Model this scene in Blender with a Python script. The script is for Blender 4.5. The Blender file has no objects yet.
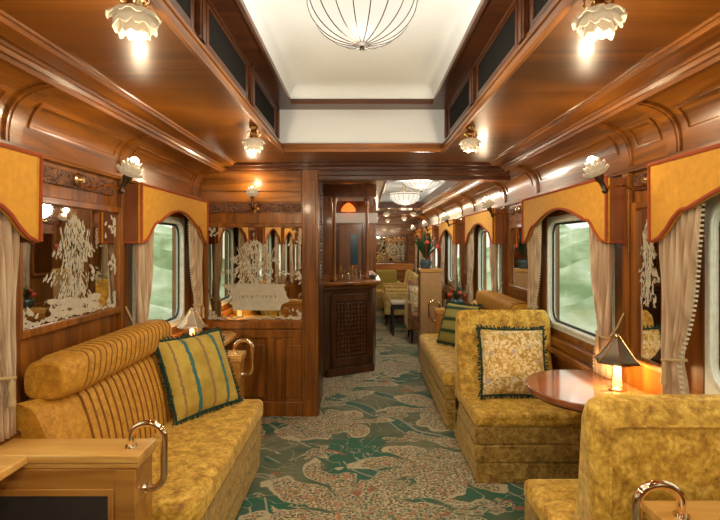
import bpy, math, random
from mathutils import Vector, Matrix
random.seed(7)
PI = math.pi
sc = bpy.context.scene
COL = sc.collection

# ------------------------------------------------------------------ materials
def new_mat(name):
    m = bpy.data.materials.new(name); m.use_nodes = True
    nt = m.node_tree; b = nt.nodes['Principled BSDF']
    return m, nt, b
def N(nt, t, **kw):
    n = nt.nodes.new(t)
    for k, v in kw.items():
        if k.startswith('i_'):
            n.inputs[k[2:].replace('_', ' ')].default_value = v
        else: setattr(n, k, v)
    return n
def L(nt, a, b): nt.links.new(a, b)
def ramp(nt, fac, stops, interp='LINEAR'):
    r = nt.nodes.new('ShaderNodeValToRGB'); r.color_ramp.interpolation = interp
    el = r.color_ramp.elements
    while len(el) < len(stops): el.new(0.5)
    for e, (p, c) in zip(el, stops):
        e.position = p; e.color = (*c, 1) if len(c) == 3 else c
    L(nt, fac, r.inputs[0]); return r.outputs[0]
def coords(nt, scale=(1,1,1), rot=(0,0,0)):
    tc = nt.nodes.new('ShaderNodeTexCoord'); mp = nt.nodes.new('ShaderNodeMapping')
    mp.inputs['Scale'].default_value = scale; mp.inputs['Rotation'].default_value = rot
    L(nt, tc.outputs['Object'], mp.inputs['Vector']); return mp.outputs[0]
def bump(nt, b, h, strength=.3, dist=.01):
    n = nt.nodes.new('ShaderNodeBump'); n.inputs['Strength'].default_value = strength
    n.inputs['Distance'].default_value = dist
    L(nt, h, n.inputs['Height']); L(nt, n.outputs[0], b.inputs['Normal'])
def mixc(nt, fac, a, b, mode='MIX'):
    n = nt.nodes.new('ShaderNodeMix'); n.data_type = 'RGBA'; n.blend_type = mode
    for s, v in ((0, fac), (6, a), (7, b)):
        if hasattr(v, 'is_linked') or isinstance(v, bpy.types.NodeSocket): L(nt, v, n.inputs[s])
        else: n.inputs[s].default_value = v if s == 0 else (*v, 1)
    return n.outputs[2]
def math_(nt, op, a, b=None, c=None):
    n = nt.nodes.new('ShaderNodeMath'); n.operation = op
    for i, v in enumerate((a, b, c)):
        if v is None: continue
        if isinstance(v, bpy.types.NodeSocket): L(nt, v, n.inputs[i])
        else: n.inputs[i].default_value = v
    return n.outputs[0]

def wood(name, dark, light, axis='y', rough=.36, coat=.25, scale=1.0):
    m, nt, b = new_mat(name)
    s = {'x': (1.2, 16, 16), 'y': (16, 1.2, 16), 'z': (16, 16, 1.2)}[axis]
    s = tuple(v*scale for v in s)
    co = coords(nt, s)
    n1 = N(nt, 'ShaderNodeTexNoise', i_Scale=1.0, i_Detail=7.0, i_Roughness=.6, i_Distortion=.8)
    L(nt, co, n1.inputs['Vector'])
    n2 = N(nt, 'ShaderNodeTexNoise', i_Scale=1.3, i_Detail=2.0)
    L(nt, coords(nt), n2.inputs['Vector'])
    mid = tuple((a+c)/2 for a, c in zip(dark, light))
    c1 = ramp(nt, n1.outputs[0], [(.3, dark), (.5, mid), (.72, light)])
    c2 = ramp(nt, n2.outputs[0], [(.3, (.72,.68,.64)), (.7, (1.15,1.12,1.1))])
    L(nt, mixc(nt, 1.0, c1, c2, 'MULTIPLY'), b.inputs['Base Color'])
    b.inputs['Roughness'].default_value = rough
    b.inputs['Specular IOR Level'].default_value = .35; b.inputs['Coat Weight'].default_value = coat; b.inputs['Coat Roughness'].default_value = .12
    bump(nt, b, n1.outputs[0], .08, .003)
    return m
def plain(name, c, rough=.5, metal=0, **kw):
    m, nt, b = new_mat(name)
    b.inputs['Base Color'].default_value = (*c, 1); b.inputs['Roughness'].default_value = rough
    b.inputs['Metallic'].default_value = metal
    n = N(nt, 'ShaderNodeTexNoise', i_Scale=30.0, i_Detail=3.0); L(nt, coords(nt), n.inputs['Vector'])
    L(nt, mixc(nt, 1.0, c, ramp(nt, n.outputs[0], [(.3, (.88,)*3), (.7, (1.08,)*3)]), 'MULTIPLY'), b.inputs['Base Color'])
    for k, v in kw.items(): b.inputs[k.replace('_', ' ')].default_value = v
    return m
def emit(name, c, s, mixd=.0):
    m, nt, b = new_mat(name)
    b.inputs['Base Color'].default_value = (*c, 1)
    b.inputs['Emission Color'].default_value = (*c, 1); b.inputs['Emission Strength'].default_value = s
    b.inputs['Roughness'].default_value = .4
    return m
def velvet(name, dark, mid, light, scale=14):
    m, nt, b = new_mat(name)
    co = coords(nt)
    n1 = N(nt, 'ShaderNodeTexNoise', i_Scale=float(scale), i_Detail=5.0, i_Roughness=.7, i_Distortion=.35)
    L(nt, co, n1.inputs['Vector'])
    n2 = N(nt, 'ShaderNodeTexNoise', i_Scale=float(scale)*4, i_Detail=3.0, i_Roughness=.6)
    L(nt, co, n2.inputs['Vector'])
    f = math_(nt, 'ADD', math_(nt, 'MULTIPLY', n1.outputs[0], .72), math_(nt, 'MULTIPLY', n2.outputs[0], .28))
    c = ramp(nt, f, [(.36, dark), (.5, mid), (.64, light)])
    L(nt, c, b.inputs['Base Color'])
    b.inputs['Roughness'].default_value = .62
    b.inputs['Sheen Weight'].default_value = .5; b.inputs['Sheen Roughness'].default_value = .4
    b.inputs['Sheen Tint'].default_value = (1, .75, .35, 1)
    bump(nt, b, f, .25, .006)
    return m

MH_D, MH_L = (.085,.026,.004), (.40,.145,.018)
WY = wood('mahogany grain along', MH_D, MH_L, 'y', .33, .3)
WX = wood('mahogany grain across', MH_D, MH_L, 'x')
WZ = wood('mahogany grain upright', MH_D, MH_L, 'z')
WD = wood('dark mahogany', (.05,.016,.006), (.15,.05,.016), 'y', .3)
WDX = wood('dark mahogany across', (.05,.016,.006), (.15,.05,.016), 'x', .3)
WCE = wood('varnished ceiling veneer', (.09,.030,.004), (.30,.105,.011), 'x', .32, .2, .35)
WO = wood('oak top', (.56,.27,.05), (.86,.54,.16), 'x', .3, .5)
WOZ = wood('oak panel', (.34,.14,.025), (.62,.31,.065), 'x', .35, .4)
WT = wood('table veneer', (.16,.05,.02), (.36,.13,.05), 'x', .1, 1.0, .6)
WB = wood('bar mahogany', (.03,.011,.005), (.10,.035,.014), 'z', .35)
VEL = velvet('gold crushed velvet', (.26,.12,.010), (.58,.34,.035), (.88,.62,.13), 18)
VEL2 = velvet('olive gold crushed velvet', (.15,.08,.014), (.36,.22,.04), (.60,.41,.10), 26)
VELB = velvet('amber pleated velvet', (.38,.16,.010), (.54,.26,.02), (.68,.37,.04), 30)
PLEAT_SHADE = plain('brown pleat shade', (.23,.095,.011), .9)  # dark brown that stands in for shade between the pleats
VELB.node_tree.nodes['Principled BSDF'].inputs['Sheen Weight'].default_value = .12
GOLD = plain('gold valance cloth', (.66,.315,.018), .85, 0, Sheen_Weight=.1)
RIM = plain('rust red braid', (.36,.07,.015), .8)
RETW = wood('shade-toned valance side', (.17,.055,.018), (.27,.09,.03), 'z', .7, 0)  # brown tone, partly the side's shading put into the colour
BRASS = plain('brass', (.72,.5,.24), .22, 1.0)
POLB = plain('polished nickel brass', (.80,.62,.42), .12, 1.0)
DKMET = plain('dark bronze', (.10,.07,.045), .35, .9)
WHT = plain('cream ceiling paint', (.76,.81,.84), .6)
_r = [n for n in WHT.node_tree.nodes if n.type == 'VALTORGB'][0]
_r.color_ramp.elements[0].color = (.985,.985,.985,1); _r.color_ramp.elements[1].color = (1.01,1.01,1.01,1)
FRM = plain('pale mint window paint', (.74,.80,.74), .35)
DKR = plain('black window rubber', (.02,.025,.025), .5)
LEATH = plain('black leather', (.035,.035,.034), .38)
PETAL = plain('frosted petal glass', (.36,.31,.23), .35, 0, Emission_Strength=.12)
PETAL.node_tree.nodes['Principled BSDF'].inputs['Emission Color'].default_value = (1,.75,.45,1)
BULB = emit('glowing bulb', (1,.80,.52), 16)
DOME = emit('glowing dome glass', (1,.90,.72), .52)
DOME.node_tree.nodes['Principled BSDF'].inputs['Base Color'].default_value = (0,0,0,1)
DOME.node_tree.nodes['Principled BSDF'].inputs['Specular IOR Level'].default_value = .2
AMB = emit('glowing amber lamp stem', (1,.66,.25), .42)
REDL = emit('glowing red lamp', (1,.20,.03), .7)
WPANEL = emit('lit frosted panel', (.5,.45,.36), .12)
ETCH = plain('frosted etching', (.52,.48,.37), .75)
GREENC = plain('green fringe', (.012,.05,.035), .9)
DGREEN = plain('dark leaves', (.025,.07,.02), .5)
BLACK = plain('near black', (.012,.01,.009), .5)
FAB2 = velvet('beige gold upholstery', (.34,.21,.05), (.60,.42,.13), (.80,.62,.26), 10)
PALE = plain('beige screen veneer', (.42,.24,.10), .4)
FINI = plain('dull bronze finial', (.03,.022,.015), .6, .0)
LACE = plain('cream braid', (.62,.55,.42), .8)
REDF = plain('red petals', (.55,.06,.03), .6)
CERAM = plain('blue grey ceramic', (.06,.10,.12), .25)
def mirror_mat():
    m, nt, b = new_mat('silvered mirror'); b.inputs['Metallic'].default_value = 1
    b.inputs['Base Color'].default_value = (.70,.68,.62,1); b.inputs['Roughness'].default_value = .02; return m
MIR = mirror_mat()
def glass_mat(name, tint=(.93,.98,.95), rough=.02, gl=.10):
    m = bpy.data.materials.new(name); m.use_nodes = True; nt = m.node_tree; nt.nodes.clear()
    o = nt.nodes.new('ShaderNodeOutputMaterial'); t = nt.nodes.new('ShaderNodeBsdfTransparent'); g = nt.nodes.new('ShaderNodeBsdfGlossy')
    t.inputs[0].default_value = (*tint, 1); g.inputs['Roughness'].default_value = rough
    mx = nt.nodes.new('ShaderNodeMixShader'); mx.inputs[0].default_value = gl
    L(nt, t.outputs[0], mx.inputs[1]); L(nt, g.outputs[0], mx.inputs[2]); L(nt, mx.outputs[0], o.inputs[0]); return m
GLS = glass_mat('window glass', (.96,.98,.93)); GLB = glass_mat('clear tumbler glass', (.9,.85,.75), .05, .3)
BLUEG = plain('blue leaded glass', (.02,.09,.13), .15)

def curtain_mat():
    m, nt, b = new_mat('beige striped curtain cloth')
    w = N(nt, 'ShaderNodeTexNoise', i_Scale=1.0, i_Detail=3.0); L(nt, coords(nt, (1, 60, 1.5)), w.inputs['Vector'])
    L(nt, ramp(nt, w.outputs[0], [(.35, (.36,.24,.14)), (.55, (.55,.41,.27)), (.68, (.70,.58,.42))]), b.inputs['Base Color'])
    b.inputs['Roughness'].default_value = .75; b.inputs['Sheen Weight'].default_value = .3; return m
CURT = curtain_mat()
def stripe_cushion():
    m, nt, b = new_mat('olive stripe cushion cloth')
    tc = nt.nodes.new('ShaderNodeTexCoord'); sep = nt.nodes.new('ShaderNodeSeparateXYZ'); L(nt, tc.outputs['Object'], sep.inputs[0])
    n = N(nt, 'ShaderNodeTexNoise', i_Scale=45.0, i_Detail=3.0); L(nt, tc.outputs['Object'], n.inputs['Vector'])
    n2 = N(nt, 'ShaderNodeTexNoise', i_Scale=9.0, i_Detail=2.0); L(nt, tc.outputs['Object'], n2.inputs['Vector'])
    x = math_(nt, 'ADD', sep.outputs[0], math_(nt, 'MULTIPLY', math_(nt, 'SUBTRACT', n.outputs[0], .5), .022))
    base = ramp(nt, n2.outputs[0], [(.35, (.38,.27,.03)), (.65, (.56,.42,.075))])
    def band(c, w):
        return math_(nt, 'LESS_THAN', math_(nt, 'ABSOLUTE', math_(nt, 'SUBTRACT', x, c)), w)
    teal = math_(nt, 'MAXIMUM', band(-.085, .012), band(.125, .012))
    tan = math_(nt, 'MAXIMUM', band(.02, .009), band(-.175, .006))
    c = mixc(nt, teal, base, (.03,.15,.16)); c = mixc(nt, tan, c, (.27,.17,.07))
    L(nt, c, b.inputs['Base Color']); b.inputs['Roughness'].default_value = .8; b.inputs['Sheen Weight'].default_value = .1
    bump(nt, b, n.outputs[0], .3, .004); return m
STR = stripe_cushion()
def damask():
    m, nt, b = new_mat('damask cushion cloth')
    co = coords(nt)
    v = N(nt, 'ShaderNodeTexVoronoi', i_Scale=13.0); n = N(nt, 'ShaderNodeTexNoise', i_Scale=40.0, i_Detail=4.0, i_Distortion=1.0)
    L(nt, co, v.inputs['Vector']); L(nt, co, n.inputs['Vector'])
    c = ramp(nt, n.outputs[0], [(.38, (.40,.24,.05)), (.48, (.60,.42,.13)), (.6, (.78,.68,.45))])
    f = math_(nt, 'LESS_THAN', v.outputs['Distance'], .26)
    f = math_(nt, 'MULTIPLY', f, math_(nt, 'GREATER_THAN', n.outputs[0], .5))
    c = mixc(nt, f, c, (.42,.38,.42))
    L(nt, c, b.inputs['Base Color']); b.inputs['Roughness'].default_value = .7
    bump(nt, b, n.outputs[0], .3, .004); return m
DAM = damask()
def green_stripe():
    m, nt, b = new_mat('green banded cushion cloth')
    w = N(nt, 'ShaderNodeTexWave', i_Scale=2.6, i_Distortion=.6); w.bands_direction = 'Z'; L(nt, coords(nt), w.inputs['Vector'])
    L(nt, ramp(nt, w.outputs[0], [(.12, (.02,.05,.015)), (.2, (.26,.25,.05)), (.8, (.34,.30,.07))]), b.inputs['Base Color'])
    b.inputs['Roughness'].default_value = .8; return m
GST = green_stripe()
def grille_mat():
    m, nt, b = new_mat('woven vent mesh')
    w1 = N(nt, 'ShaderNodeTexWave', i_Scale=28.0); w2 = N(nt, 'ShaderNodeTexWave', i_Scale=28.0)
    w1.bands_direction = w2.bands_direction = 'Y'
    L(nt, coords(nt, rot=(PI/4,0,0)), w1.inputs['Vector']); L(nt, coords(nt, rot=(-PI/4,0,0)), w2.inputs['Vector'])
    f = math_(nt, 'MAXIMUM', w1.outputs[0], w2.outputs[0])
    L(nt, ramp(nt, f, [(.75, (.003,.004,.005)), (.95, (.030,.027,.022))]), b.inputs['Base Color'])
    b.inputs['Roughness'].default_value = .9; b.inputs['Specular IOR Level'].default_value = .1; return m
GRL = grille_mat()
def carve_mat():
    m, nt, b = new_mat('carved mahogany frieze')
    v = N(nt, 'ShaderNodeTexVoronoi', i_Scale=42.0); n = N(nt, 'ShaderNodeTexNoise', i_Scale=30.0, i_Detail=3.0, i_Distortion=2.0)
    L(nt, coords(nt), v.inputs['Vector']); L(nt, coords(nt), n.inputs['Vector'])
    L(nt, ramp(nt, n.outputs[0], [(.38, (.03,.011,.005)), (.58, (.22,.085,.035))]), b.inputs['Base Color'])
    b.inputs['Roughness'].default_value = .35; bump(nt, b, n.outputs[0], 1.0, .02); return m
CARV = carve_mat()

def carpet_mat():
    m, nt, b = new_mat('green floral carpet')
    tc = nt.nodes.new('ShaderNodeTexCoord')
    P = tc.outputs['Object']
    def noise(scale, det=3.0, dist=0.0, vec=None, rgh=.5):
        n = N(nt, 'ShaderNodeTexNoise', i_Scale=float(scale), i_Detail=det, i_Distortion=dist, i_Roughness=rgh)
        L(nt, vec or P, n.inputs['Vector']); return n
    def vm(op, a, c):
        n = nt.nodes.new('ShaderNodeVectorMath'); n.operation = op
        for i, v in enumerate((a, c)):
            if isinstance(v, bpy.types.NodeSocket): L(nt, v, n.inputs[i])
            else: n.inputs[i].default_value = v
        return n.outputs[0]
    wn = noise(2.2, 2.0)
    wn2 = noise(9.0, 2.0)
    warp = vm('ADD', vm('MULTIPLY', vm('SUBTRACT', wn.outputs['Color'], (.5,.5,.5)), (.7,.55,0)), vm('MULTIPLY', vm('SUBTRACT', wn2.outputs['Color'], (.5,.5,.5)), (.09,.09,0)))
    Pw = vm('ADD', P, warp)
    # ground colour: sage with emerald pools
    g1 = noise(1.7, 3.0, .6)
    ground = ramp(nt, g1.outputs[0], [(.40, (.005,.12,.065)), (.46, (.04,.105,.05)), (.54, (.10,.135,.065)), (.66, (.17,.19,.10))])
    # long sweeping leaves
    wv = N(nt, 'ShaderNodeTexWave', i_Scale=1.1, i_Distortion=7.0, i_Detail=2.0, i_Detail_Scale=.7)
    wv.bands_direction = 'DIAGONAL'; L(nt, P, wv.inputs['Vector'])
    lf = math_(nt, 'MULTIPLY', math_(nt, 'GREATER_THAN', wv.outputs[0], .80), math_(nt, 'GREATER_THAN', noise(1.5).outputs[0], .50))
    lfl = math_(nt, 'MULTIPLY', lf, math_(nt, 'LESS_THAN', wv.outputs[0], .88))
    col = mixc(nt, lf, ground, (.02,.115,.072)); col = mixc(nt, lfl, col, (.34,.36,.26))
    sp = noise(64, 3.0, .6)       # speckle of the pile
    sp2 = noise(26, 3.0, 1.0)
    def flowers(scale, off, R, petals, seedv, creams):
        nonlocal col
        Q = vm('MULTIPLY', vm('ADD', Pw, off), (scale*.8, scale*1.1, 0))
        v = N(nt, 'ShaderNodeTexVoronoi', i_Scale=1.0, i_Randomness=.8); v.voronoi_dimensions = '2D'; L(nt, Q, v.inputs['Vector'])
        d = vm('SUBTRACT', Q, v.outputs['Position'])
        s = nt.nodes.new('ShaderNodeSeparateXYZ'); L(nt, d, s.inputs[0])
        cs = nt.nodes.new('ShaderNodeSeparateColor'); L(nt, v.outputs['Color'], cs.inputs[0])
        th = math_(nt, 'ARCTAN2', s.outputs[1], s.outputs[0])
        ph = math_(nt, 'MULTIPLY', cs.outputs[0], 6.28)
        lobe = math_(nt, 'ABSOLUTE', math_(nt, 'COSINE', math_(nt, 'ADD', math_(nt, 'MULTIPLY', th, petals/2), ph)))
        lobe = math_(nt, 'POWER', lobe, .8)
        edge = math_(nt, 'MULTIPLY', math_(nt, 'ADD', math_(nt, 'MULTIPLY', lobe, .75), .25), math_(nt, 'ADD', R*.75, math_(nt, 'MULTIPLY', cs.outputs[1], R*.5)))
        r = math_(nt, 'DIVIDE', v.outputs['Distance'], edge)
        inside = math_(nt, 'LESS_THAN', r, 1.0)
        rimf = math_(nt, 'MULTIPLY', inside, math_(nt, 'GREATER_THAN', r, .9))
        vein = math_(nt, 'MULTIPLY', inside, math_(nt, 'LESS_THAN', math_(nt, 'ABSOLUTE', math_(nt, 'SUBTRACT', lobe, .33)), .05))
        cr = ramp(nt, sp.outputs[0], [(.43, creams[0]), (.50, creams[1]), (.57, creams[2])])
        sal = math_(nt, 'GREATER_THAN', sp2.outputs[0], .60)
        cr = mixc(nt, sal, cr, (.45,.19,.08))
        col = mixc(nt, inside, col, cr)
        col = mixc(nt, rimf, col, (.52,.46,.28))
        col = mixc(nt, math_(nt, 'MULTIPLY', vein, .6), col, (.07,.10,.05))
    flowers(1.15, (.35,.2,0), .56, 7, 0, ((.09,.11,.05), (.33,.26,.13), (.60,.53,.34)))
    flowers(1.9, (3.1,1.7,0), .27, 5, 1, ((.05,.10,.05), (.30,.25,.13), (.50,.46,.29)))
    # salmon flecks and vine outlines
    vl = noise(3.3, 2.0, 1.2)
    vine = math_(nt, 'LESS_THAN', math_(nt, 'ABSOLUTE', math_(nt, 'SUBTRACT', vl.outputs[0], .5)), .008)
    col = mixc(nt, vine, col, (.36,.31,.2))
    fl = math_(nt, 'GREATER_THAN', noise(5.5, 3.0, .8).outputs[0], .665)
    col = mixc(nt, fl, col, (.30,.11,.05))
    L(nt, col, b.inputs['Base Color']); b.inputs['Roughness'].default_value = .95
    b.inputs['Sheen Weight'].default_value = .2
    bump(nt, b, sp.outputs[0], .3, .004)
    return m
CARPET = carpet_mat()

# ------------------------------------------------------------------ mesh builder
class MB:
    def __init__(s): s.v = []; s.f = []
    def add(s, vs, fs):
        o = len(s.v); s.v += [tuple(p) for p in vs]; s.f += [tuple(i+o for i in f) for f in fs]; return s
    def box(s, x0, x1, y0, y1, z0, z1):
        x0, x1 = min(x0,x1), max(x0,x1); y0, y1 = min(y0,y1), max(y0,y1); z0, z1 = min(z0,z1), max(z0,z1)
        return s.add([(x0,y0,z0),(x1,y0,z0),(x1,y1,z0),(x0,y1,z0),(x0,y0,z1),(x1,y0,z1),(x1,y1,z1),(x0,y1,z1)],
                     [(0,3,2,1),(4,5,6,7),(0,1,5,4),(1,2,6,5),(2,3,7,6),(3,0,4,7)])
    def prism(s, poly, axis, a, b):
        def mk(p, t):
            if axis == 'z': return (p[0], p[1], t)
            if axis == 'x': return (t, p[0], p[1])
            return (p[0], t, p[1])
        n = len(poly); vs = [mk(p, a) for p in poly] + [mk(p, b) for p in poly]
        fs = [tuple(range(n))[::-1], tuple(range(n, 2*n))] + [(i, (i+1) % n, n+(i+1) % n, n+i) for i in range(n)]
        return s.add(vs, fs)
    def ring(s, outer, inner, axis, a, b):
        def mk(p, t): return (t, p[0], p[1]) if axis == 'x' else (p[0], t, p[1])
        n = len(outer); vs = [mk(p,a) for p in outer]+[mk(p,a) for p in inner]+[mk(p,b) for p in outer]+[mk(p,b) for p in inner]
        fs = []
        for i in range(n):
            j = (i+1) % n
            fs += [(i,j,n+j,n+i), (2*n+j,2*n+i,3*n+i,3*n+j), (i,2*n+i,2*n+j,j), (n+i,n+j,3*n+j,3*n+i)]
        return s.add(vs, fs)
    def lathe(s, prof, c=(0,0,0), seg=24, mod=None, axis='z'):
        vs = []; fs = []
        for k, (r, z) in enumerate(prof):
            for i in range(seg):
                t = 2*PI*i/seg; rr = r*(mod(t, k/(len(prof)-1)) if mod else 1)
                p = (rr*math.cos(t), rr*math.sin(t), z)
                if axis == 'y': p = (p[0], p[2], p[1])
                if axis == 'x': p = (p[2], p[0], p[1])
                vs.append((c[0]+p[0], c[1]+p[1], c[2]+p[2]))
        m = len(prof)
        for k in range(m-1):
            for i in range(seg):
                j = (i+1) % seg; fs.append((k*seg+i, k*seg+j, (k+1)*seg+j, (k+1)*seg+i))
        if prof[0][0] > 1e-4: fs.append(tuple(range(seg))[::-1])
        if prof[-1][0] > 1e-4: fs.append(tuple((m-1)*seg+i for i in range(seg)))
        return s.add(vs, fs)
    def tube(s, pts, r, seg=10, closed=False):
        pts = [Vector(p) for p in pts]; n = len(pts); vs = []; fs = []
        up = Vector((0,0,1)); prev = None
        for i, p in enumerate(pts):
            if closed: t = pts[(i+1) % n]-pts[i-1]
            else: t = pts[min(i+1, n-1)]-pts[max(i-1, 0)]
            t.normalize()
            if prev is None:
                a = t.cross(up)
                if a.length < .1: a = t.cross(Vector((1,0,0)))
            else: a = prev - t*prev.dot(t)
            a.normalize(); prev = a; c = t.cross(a)
            rr = r[i] if isinstance(r, (list, tuple)) else r
            for k in range(seg):
                th = 2*PI*k/seg; vs.append(p+a*math.cos(th)*rr+c*math.sin(th)*rr)
        for i in range(n if closed else n-1):
            j = (i+1) % n
            for k in range(seg):
                l = (k+1) % seg; fs.append((i*seg+k, i*seg+l, j*seg+l, j*seg+k))
        if not closed: fs += [tuple(range(seg))[::-1], tuple((n-1)*seg+k for k in range(seg))]
        return s.add(vs, fs)
    def grid(s, fn, nu, nv):
        vs = [fn(i/nu, j/nv) for j in range(nv+1) for i in range(nu+1)]
        fs = [(j*(nu+1)+i, j*(nu+1)+i+1, (j+1)*(nu+1)+i+1, (j+1)*(nu+1)+i) for j in range(nv) for i in range(nu)]
        return s.add(vs, fs)
    def xform(s, M): s.v = [tuple(M @ Vector(p)) for p in s.v]; return s
    def build(s, name, mat, parent=None, bevel=0, seg=2, smooth=True, solid=0, loc=None, ang=38):
        me = bpy.data.meshes.new(name); me.from_pydata(s.v, [], s.f); me.materials.append(mat)
        import bmesh
        bm = bmesh.new(); bm.from_mesh(me); bmesh.ops.recalc_face_normals(bm, faces=bm.faces); bm.to_mesh(me); bm.free()
        if smooth:
            me.shade_smooth(); me.set_sharp_from_angle(angle=math.radians(ang))
        o = bpy.data.objects.new(name, me); COL.objects.link(o)
        if loc: o.location = loc
        if parent: o.parent = parent
        if solid:
            m = o.modifiers.new('thickness', 'SOLIDIFY'); m.thickness = solid; m.offset = 0
        if bevel:
            m = o.modifiers.new('soft edges', 'BEVEL'); m.width = bevel; m.segments = seg; m.limit_method = 'ANGLE'
            m.angle_limit = math.radians(40)
            if smooth: m.harden_normals = False
        return o
def tag(o, label, cat, group=None):
    o['label'] = label; o['category'] = cat
    if group: o['group'] = group
    return o
def thing(name, label, cat, loc=(0,0,0), rz=0, group=None):
    o = bpy.data.objects.new(name, None); o.empty_display_size = .1; COL.objects.link(o)
    o.location = loc; o.rotation_euler = (0,0,rz); return tag(o, label, cat, group)
def struct(o): o['kind'] = 'structure'; return o
def rrect(y0, y1, z0, z1, r, n=6):
    pts = []
    for cx, cz, a in ((y1-r, z1-r, 0), (y0+r, z1-r, PI/2), (y0+r, z0+r, PI), (y1-r, z0+r, 1.5*PI)):
        for i in range(n+1):
            t = a+PI/2*i/n; pts.append((cx+r*math.cos(t), cz+r*math.sin(t)))
    return pts
def point(name, loc, w, col=(1,.78,.50), r=.03):
    l = bpy.data.lights.new(name, 'POINT'); l.energy = w; l.color = col; l.shadow_soft_size = r
    o = bpy.data.objects.new(name, l); o.location = loc; COL.objects.link(o); return o

W = 1.40
Y0, YP, YE = -3.0, 4.09, 12.0
WIN_R = [(-2.35,-1.0), (-.68,.62), (.82,2.125), (2.50,3.80), (4.65,5.94), (6.65,7.95), (8.65,9.95), (10.5,11.8)]
WIN_L = [(-2.90,-1.6), (-.55-.35,.40-.05), (.62,1.90), (2.77,3.95)]
ZW0, ZW1 = .84, 1.66
def opening(v): return (v[0]+.16, v[1]-.16)

# ------------------------------------------------------------------ shell
fl = struct(MB().box(-1.5, 1.5, Y0, YE, -.05, 0).build('floor', CARPET, smooth=False))

def side_wall(name, sg, wins, y1):
    m = MB(); a, b = sg*W, sg*(W+.10)
    ops = sorted(opening(w) for w in wins)
    m.box(a, b, Y0, y1, 0, ZW0); m.box(a, b, Y0, y1, ZW1, 2.3)
    c = Y0
    for o in ops:
        if o[0] > c: m.box(a, b, c, o[0], ZW0, ZW1)
        c = o[1]
    m.box(a, b, c, y1, ZW0, ZW1)
    # stiles, rails and raised panels
    i1, i2 = sg*(W-.012), sg*(W+.0)
    m.box(i1, i2, Y0, y1, .0, .12)
    m.box(i1, i2, Y0, y1, .60, .70)
    for w in wins:
        for y in (w[0]-.03, w[1]-.03):
            if Y0 < y < y1-.1: m.box(sg*(W-.03), i2, y, y+.06, .12, 1.83)
        m.box(sg*(W-.012), i2, w[0]+.12, w[1]-.12, .18, .55)
    return struct(m.build(name, WY if False else WZ, bevel=.003))
side_wall('wall_left', -1, WIN_L, YE)
side_wall('wall_right', 1, WIN_R, YE)
struct(MB().box(-1.5, 1.5, Y0-.1, Y0, 0, 2.6).build('wall_back', WX))
struct(MB().box(-1.5, 1.5, YE, YE+.1, 0, 2.3).build('wall_front', WX))

def sweep(profile, sg, y0, y1):
    return MB().prism([(sg*x, z) for x, z in profile], 'y', y0, y1)
COVE = []
def _bez(t):
    P0, P1, P2, P3 = (1.388,1.865), (1.388,1.99), (1.36,2.055), (1.21,2.078)
    return tuple((1-t)**3*P0[i]+3*(1-t)**2*t*P1[i]+3*(1-t)*t*t*P2[i]+t**3*P3[i] for i in (0,1))
COVE = [_bez(i/12) for i in range(13)]
CORN = [(1.395,1.82),(1.365,1.822),(1.362,1.832),(1.368,1.838),(1.368,1.852),(1.388,1.858)]+COVE+[(1.205,2.066),(1.192,2.066),(1.188,2.082),(1.172,2.082),(1.166,2.096),(1.152,2.096),
        (1.146,2.118),(1.138,2.118),(1.134,2.104),(1.06,2.108),(1.056,2.122),(1.045,2.122),(1.04,2.135),(1.04,2.20),(1.395,2.20)]
tn = 1
def trim(m, mat, bevel=0, ang=38):
    global tn
    o = struct(m.build('trim_%d' % tn, mat, bevel=bevel, ang=ang)); tn += 1; return o
trim(sweep(CORN, -1, Y0+.01, YP-.001), WY, ang=16); trim(sweep(CORN, 1, Y0+.01, YE-.01), WY, ang=16)
# curved ribs and raised panels of the cove
def cove_bits(sg, wins, y1):
    m = MB(); off = .016
    def strip(y0, y1_, a, b, o):
        n = 8; prof = []
        def at(t):
            return _bez(a+(b-a)*t)
        inn = [at(i/n) for i in range(n+1)]
        out = [(x-o*.75, z-o*.65) for x, z in inn]
        m.prism([(sg*x, z) for x, z in out+inn[::-1]], 'y', y0, y1_)
    edges = sorted([y for w in wins for y in w])
    edges = [y for y in edges if y < y1-.08]
    for y in edges: strip(y-.045, y+.045, 0, 1, .014); strip(y-.03, y+.03, 0, 1, .02)
    e2 = [Y0]+edges+[y1]
    for a, b in zip(e2[:-1], e2[1:]):
        if b-a > .2:
            strip(a+.10, b-.10, .22, .26, .010); strip(a+.10, b-.10, .60, .65, .010)
            strip(a+.085, a+.105, .22, .65, .010); strip(b-.105, b-.085, .22, .65, .010)
    trim(m, WY, .003)
cove_bits(-1, WIN_L, YP); cove_bits(1, WIN_R, YE)

# flat ceiling around the clerestory well
CI = .585
m = MB().box(-1.12, -CI, Y0, YP, 2.13, 2.16).box(CI, 1.12, Y0, YP, 2.13, 2.16).box(-CI, CI, 3.43, YP, 2.13, 2.16)
struct(m.build('ceiling', WCE, smooth=False))
FAS = [(.588,2.135),(.588,2.124),(.581,2.121),(.581,2.108),(.572,2.104),(.568,2.096),(.558,2.096),(.552,2.104),(.552,2.122),(.562,2.126),(.562,2.138),(.556,2.142),(.556,2.152),(.570,2.158),(.570,2.170),(.580,2.174),(.583,2.188),(.60,2.19),(.60,2.20),(.62,2.20),(.62,2.135)]
for sg in (-1, 1): trim(sweep(FAS, sg, Y0+.01, 3.40), WY, ang=10)
# end moulding and beam steps towards the partition
trim(MB().box(-.60, .60, 3.37, 3.43, 2.112, 2.165).box(-.575,.575,3.352,3.37,2.10,2.124).box(-.575,.575,3.36,3.37,2.135,2.15), WX, .004)
trim(MB().box(-1.10, 1.10, 3.95, 4.085, 2.105, 2.131).box(-1.12, 1.12, 4.0, 4.085, 2.08, 2.106), WDX, .004)
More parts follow.
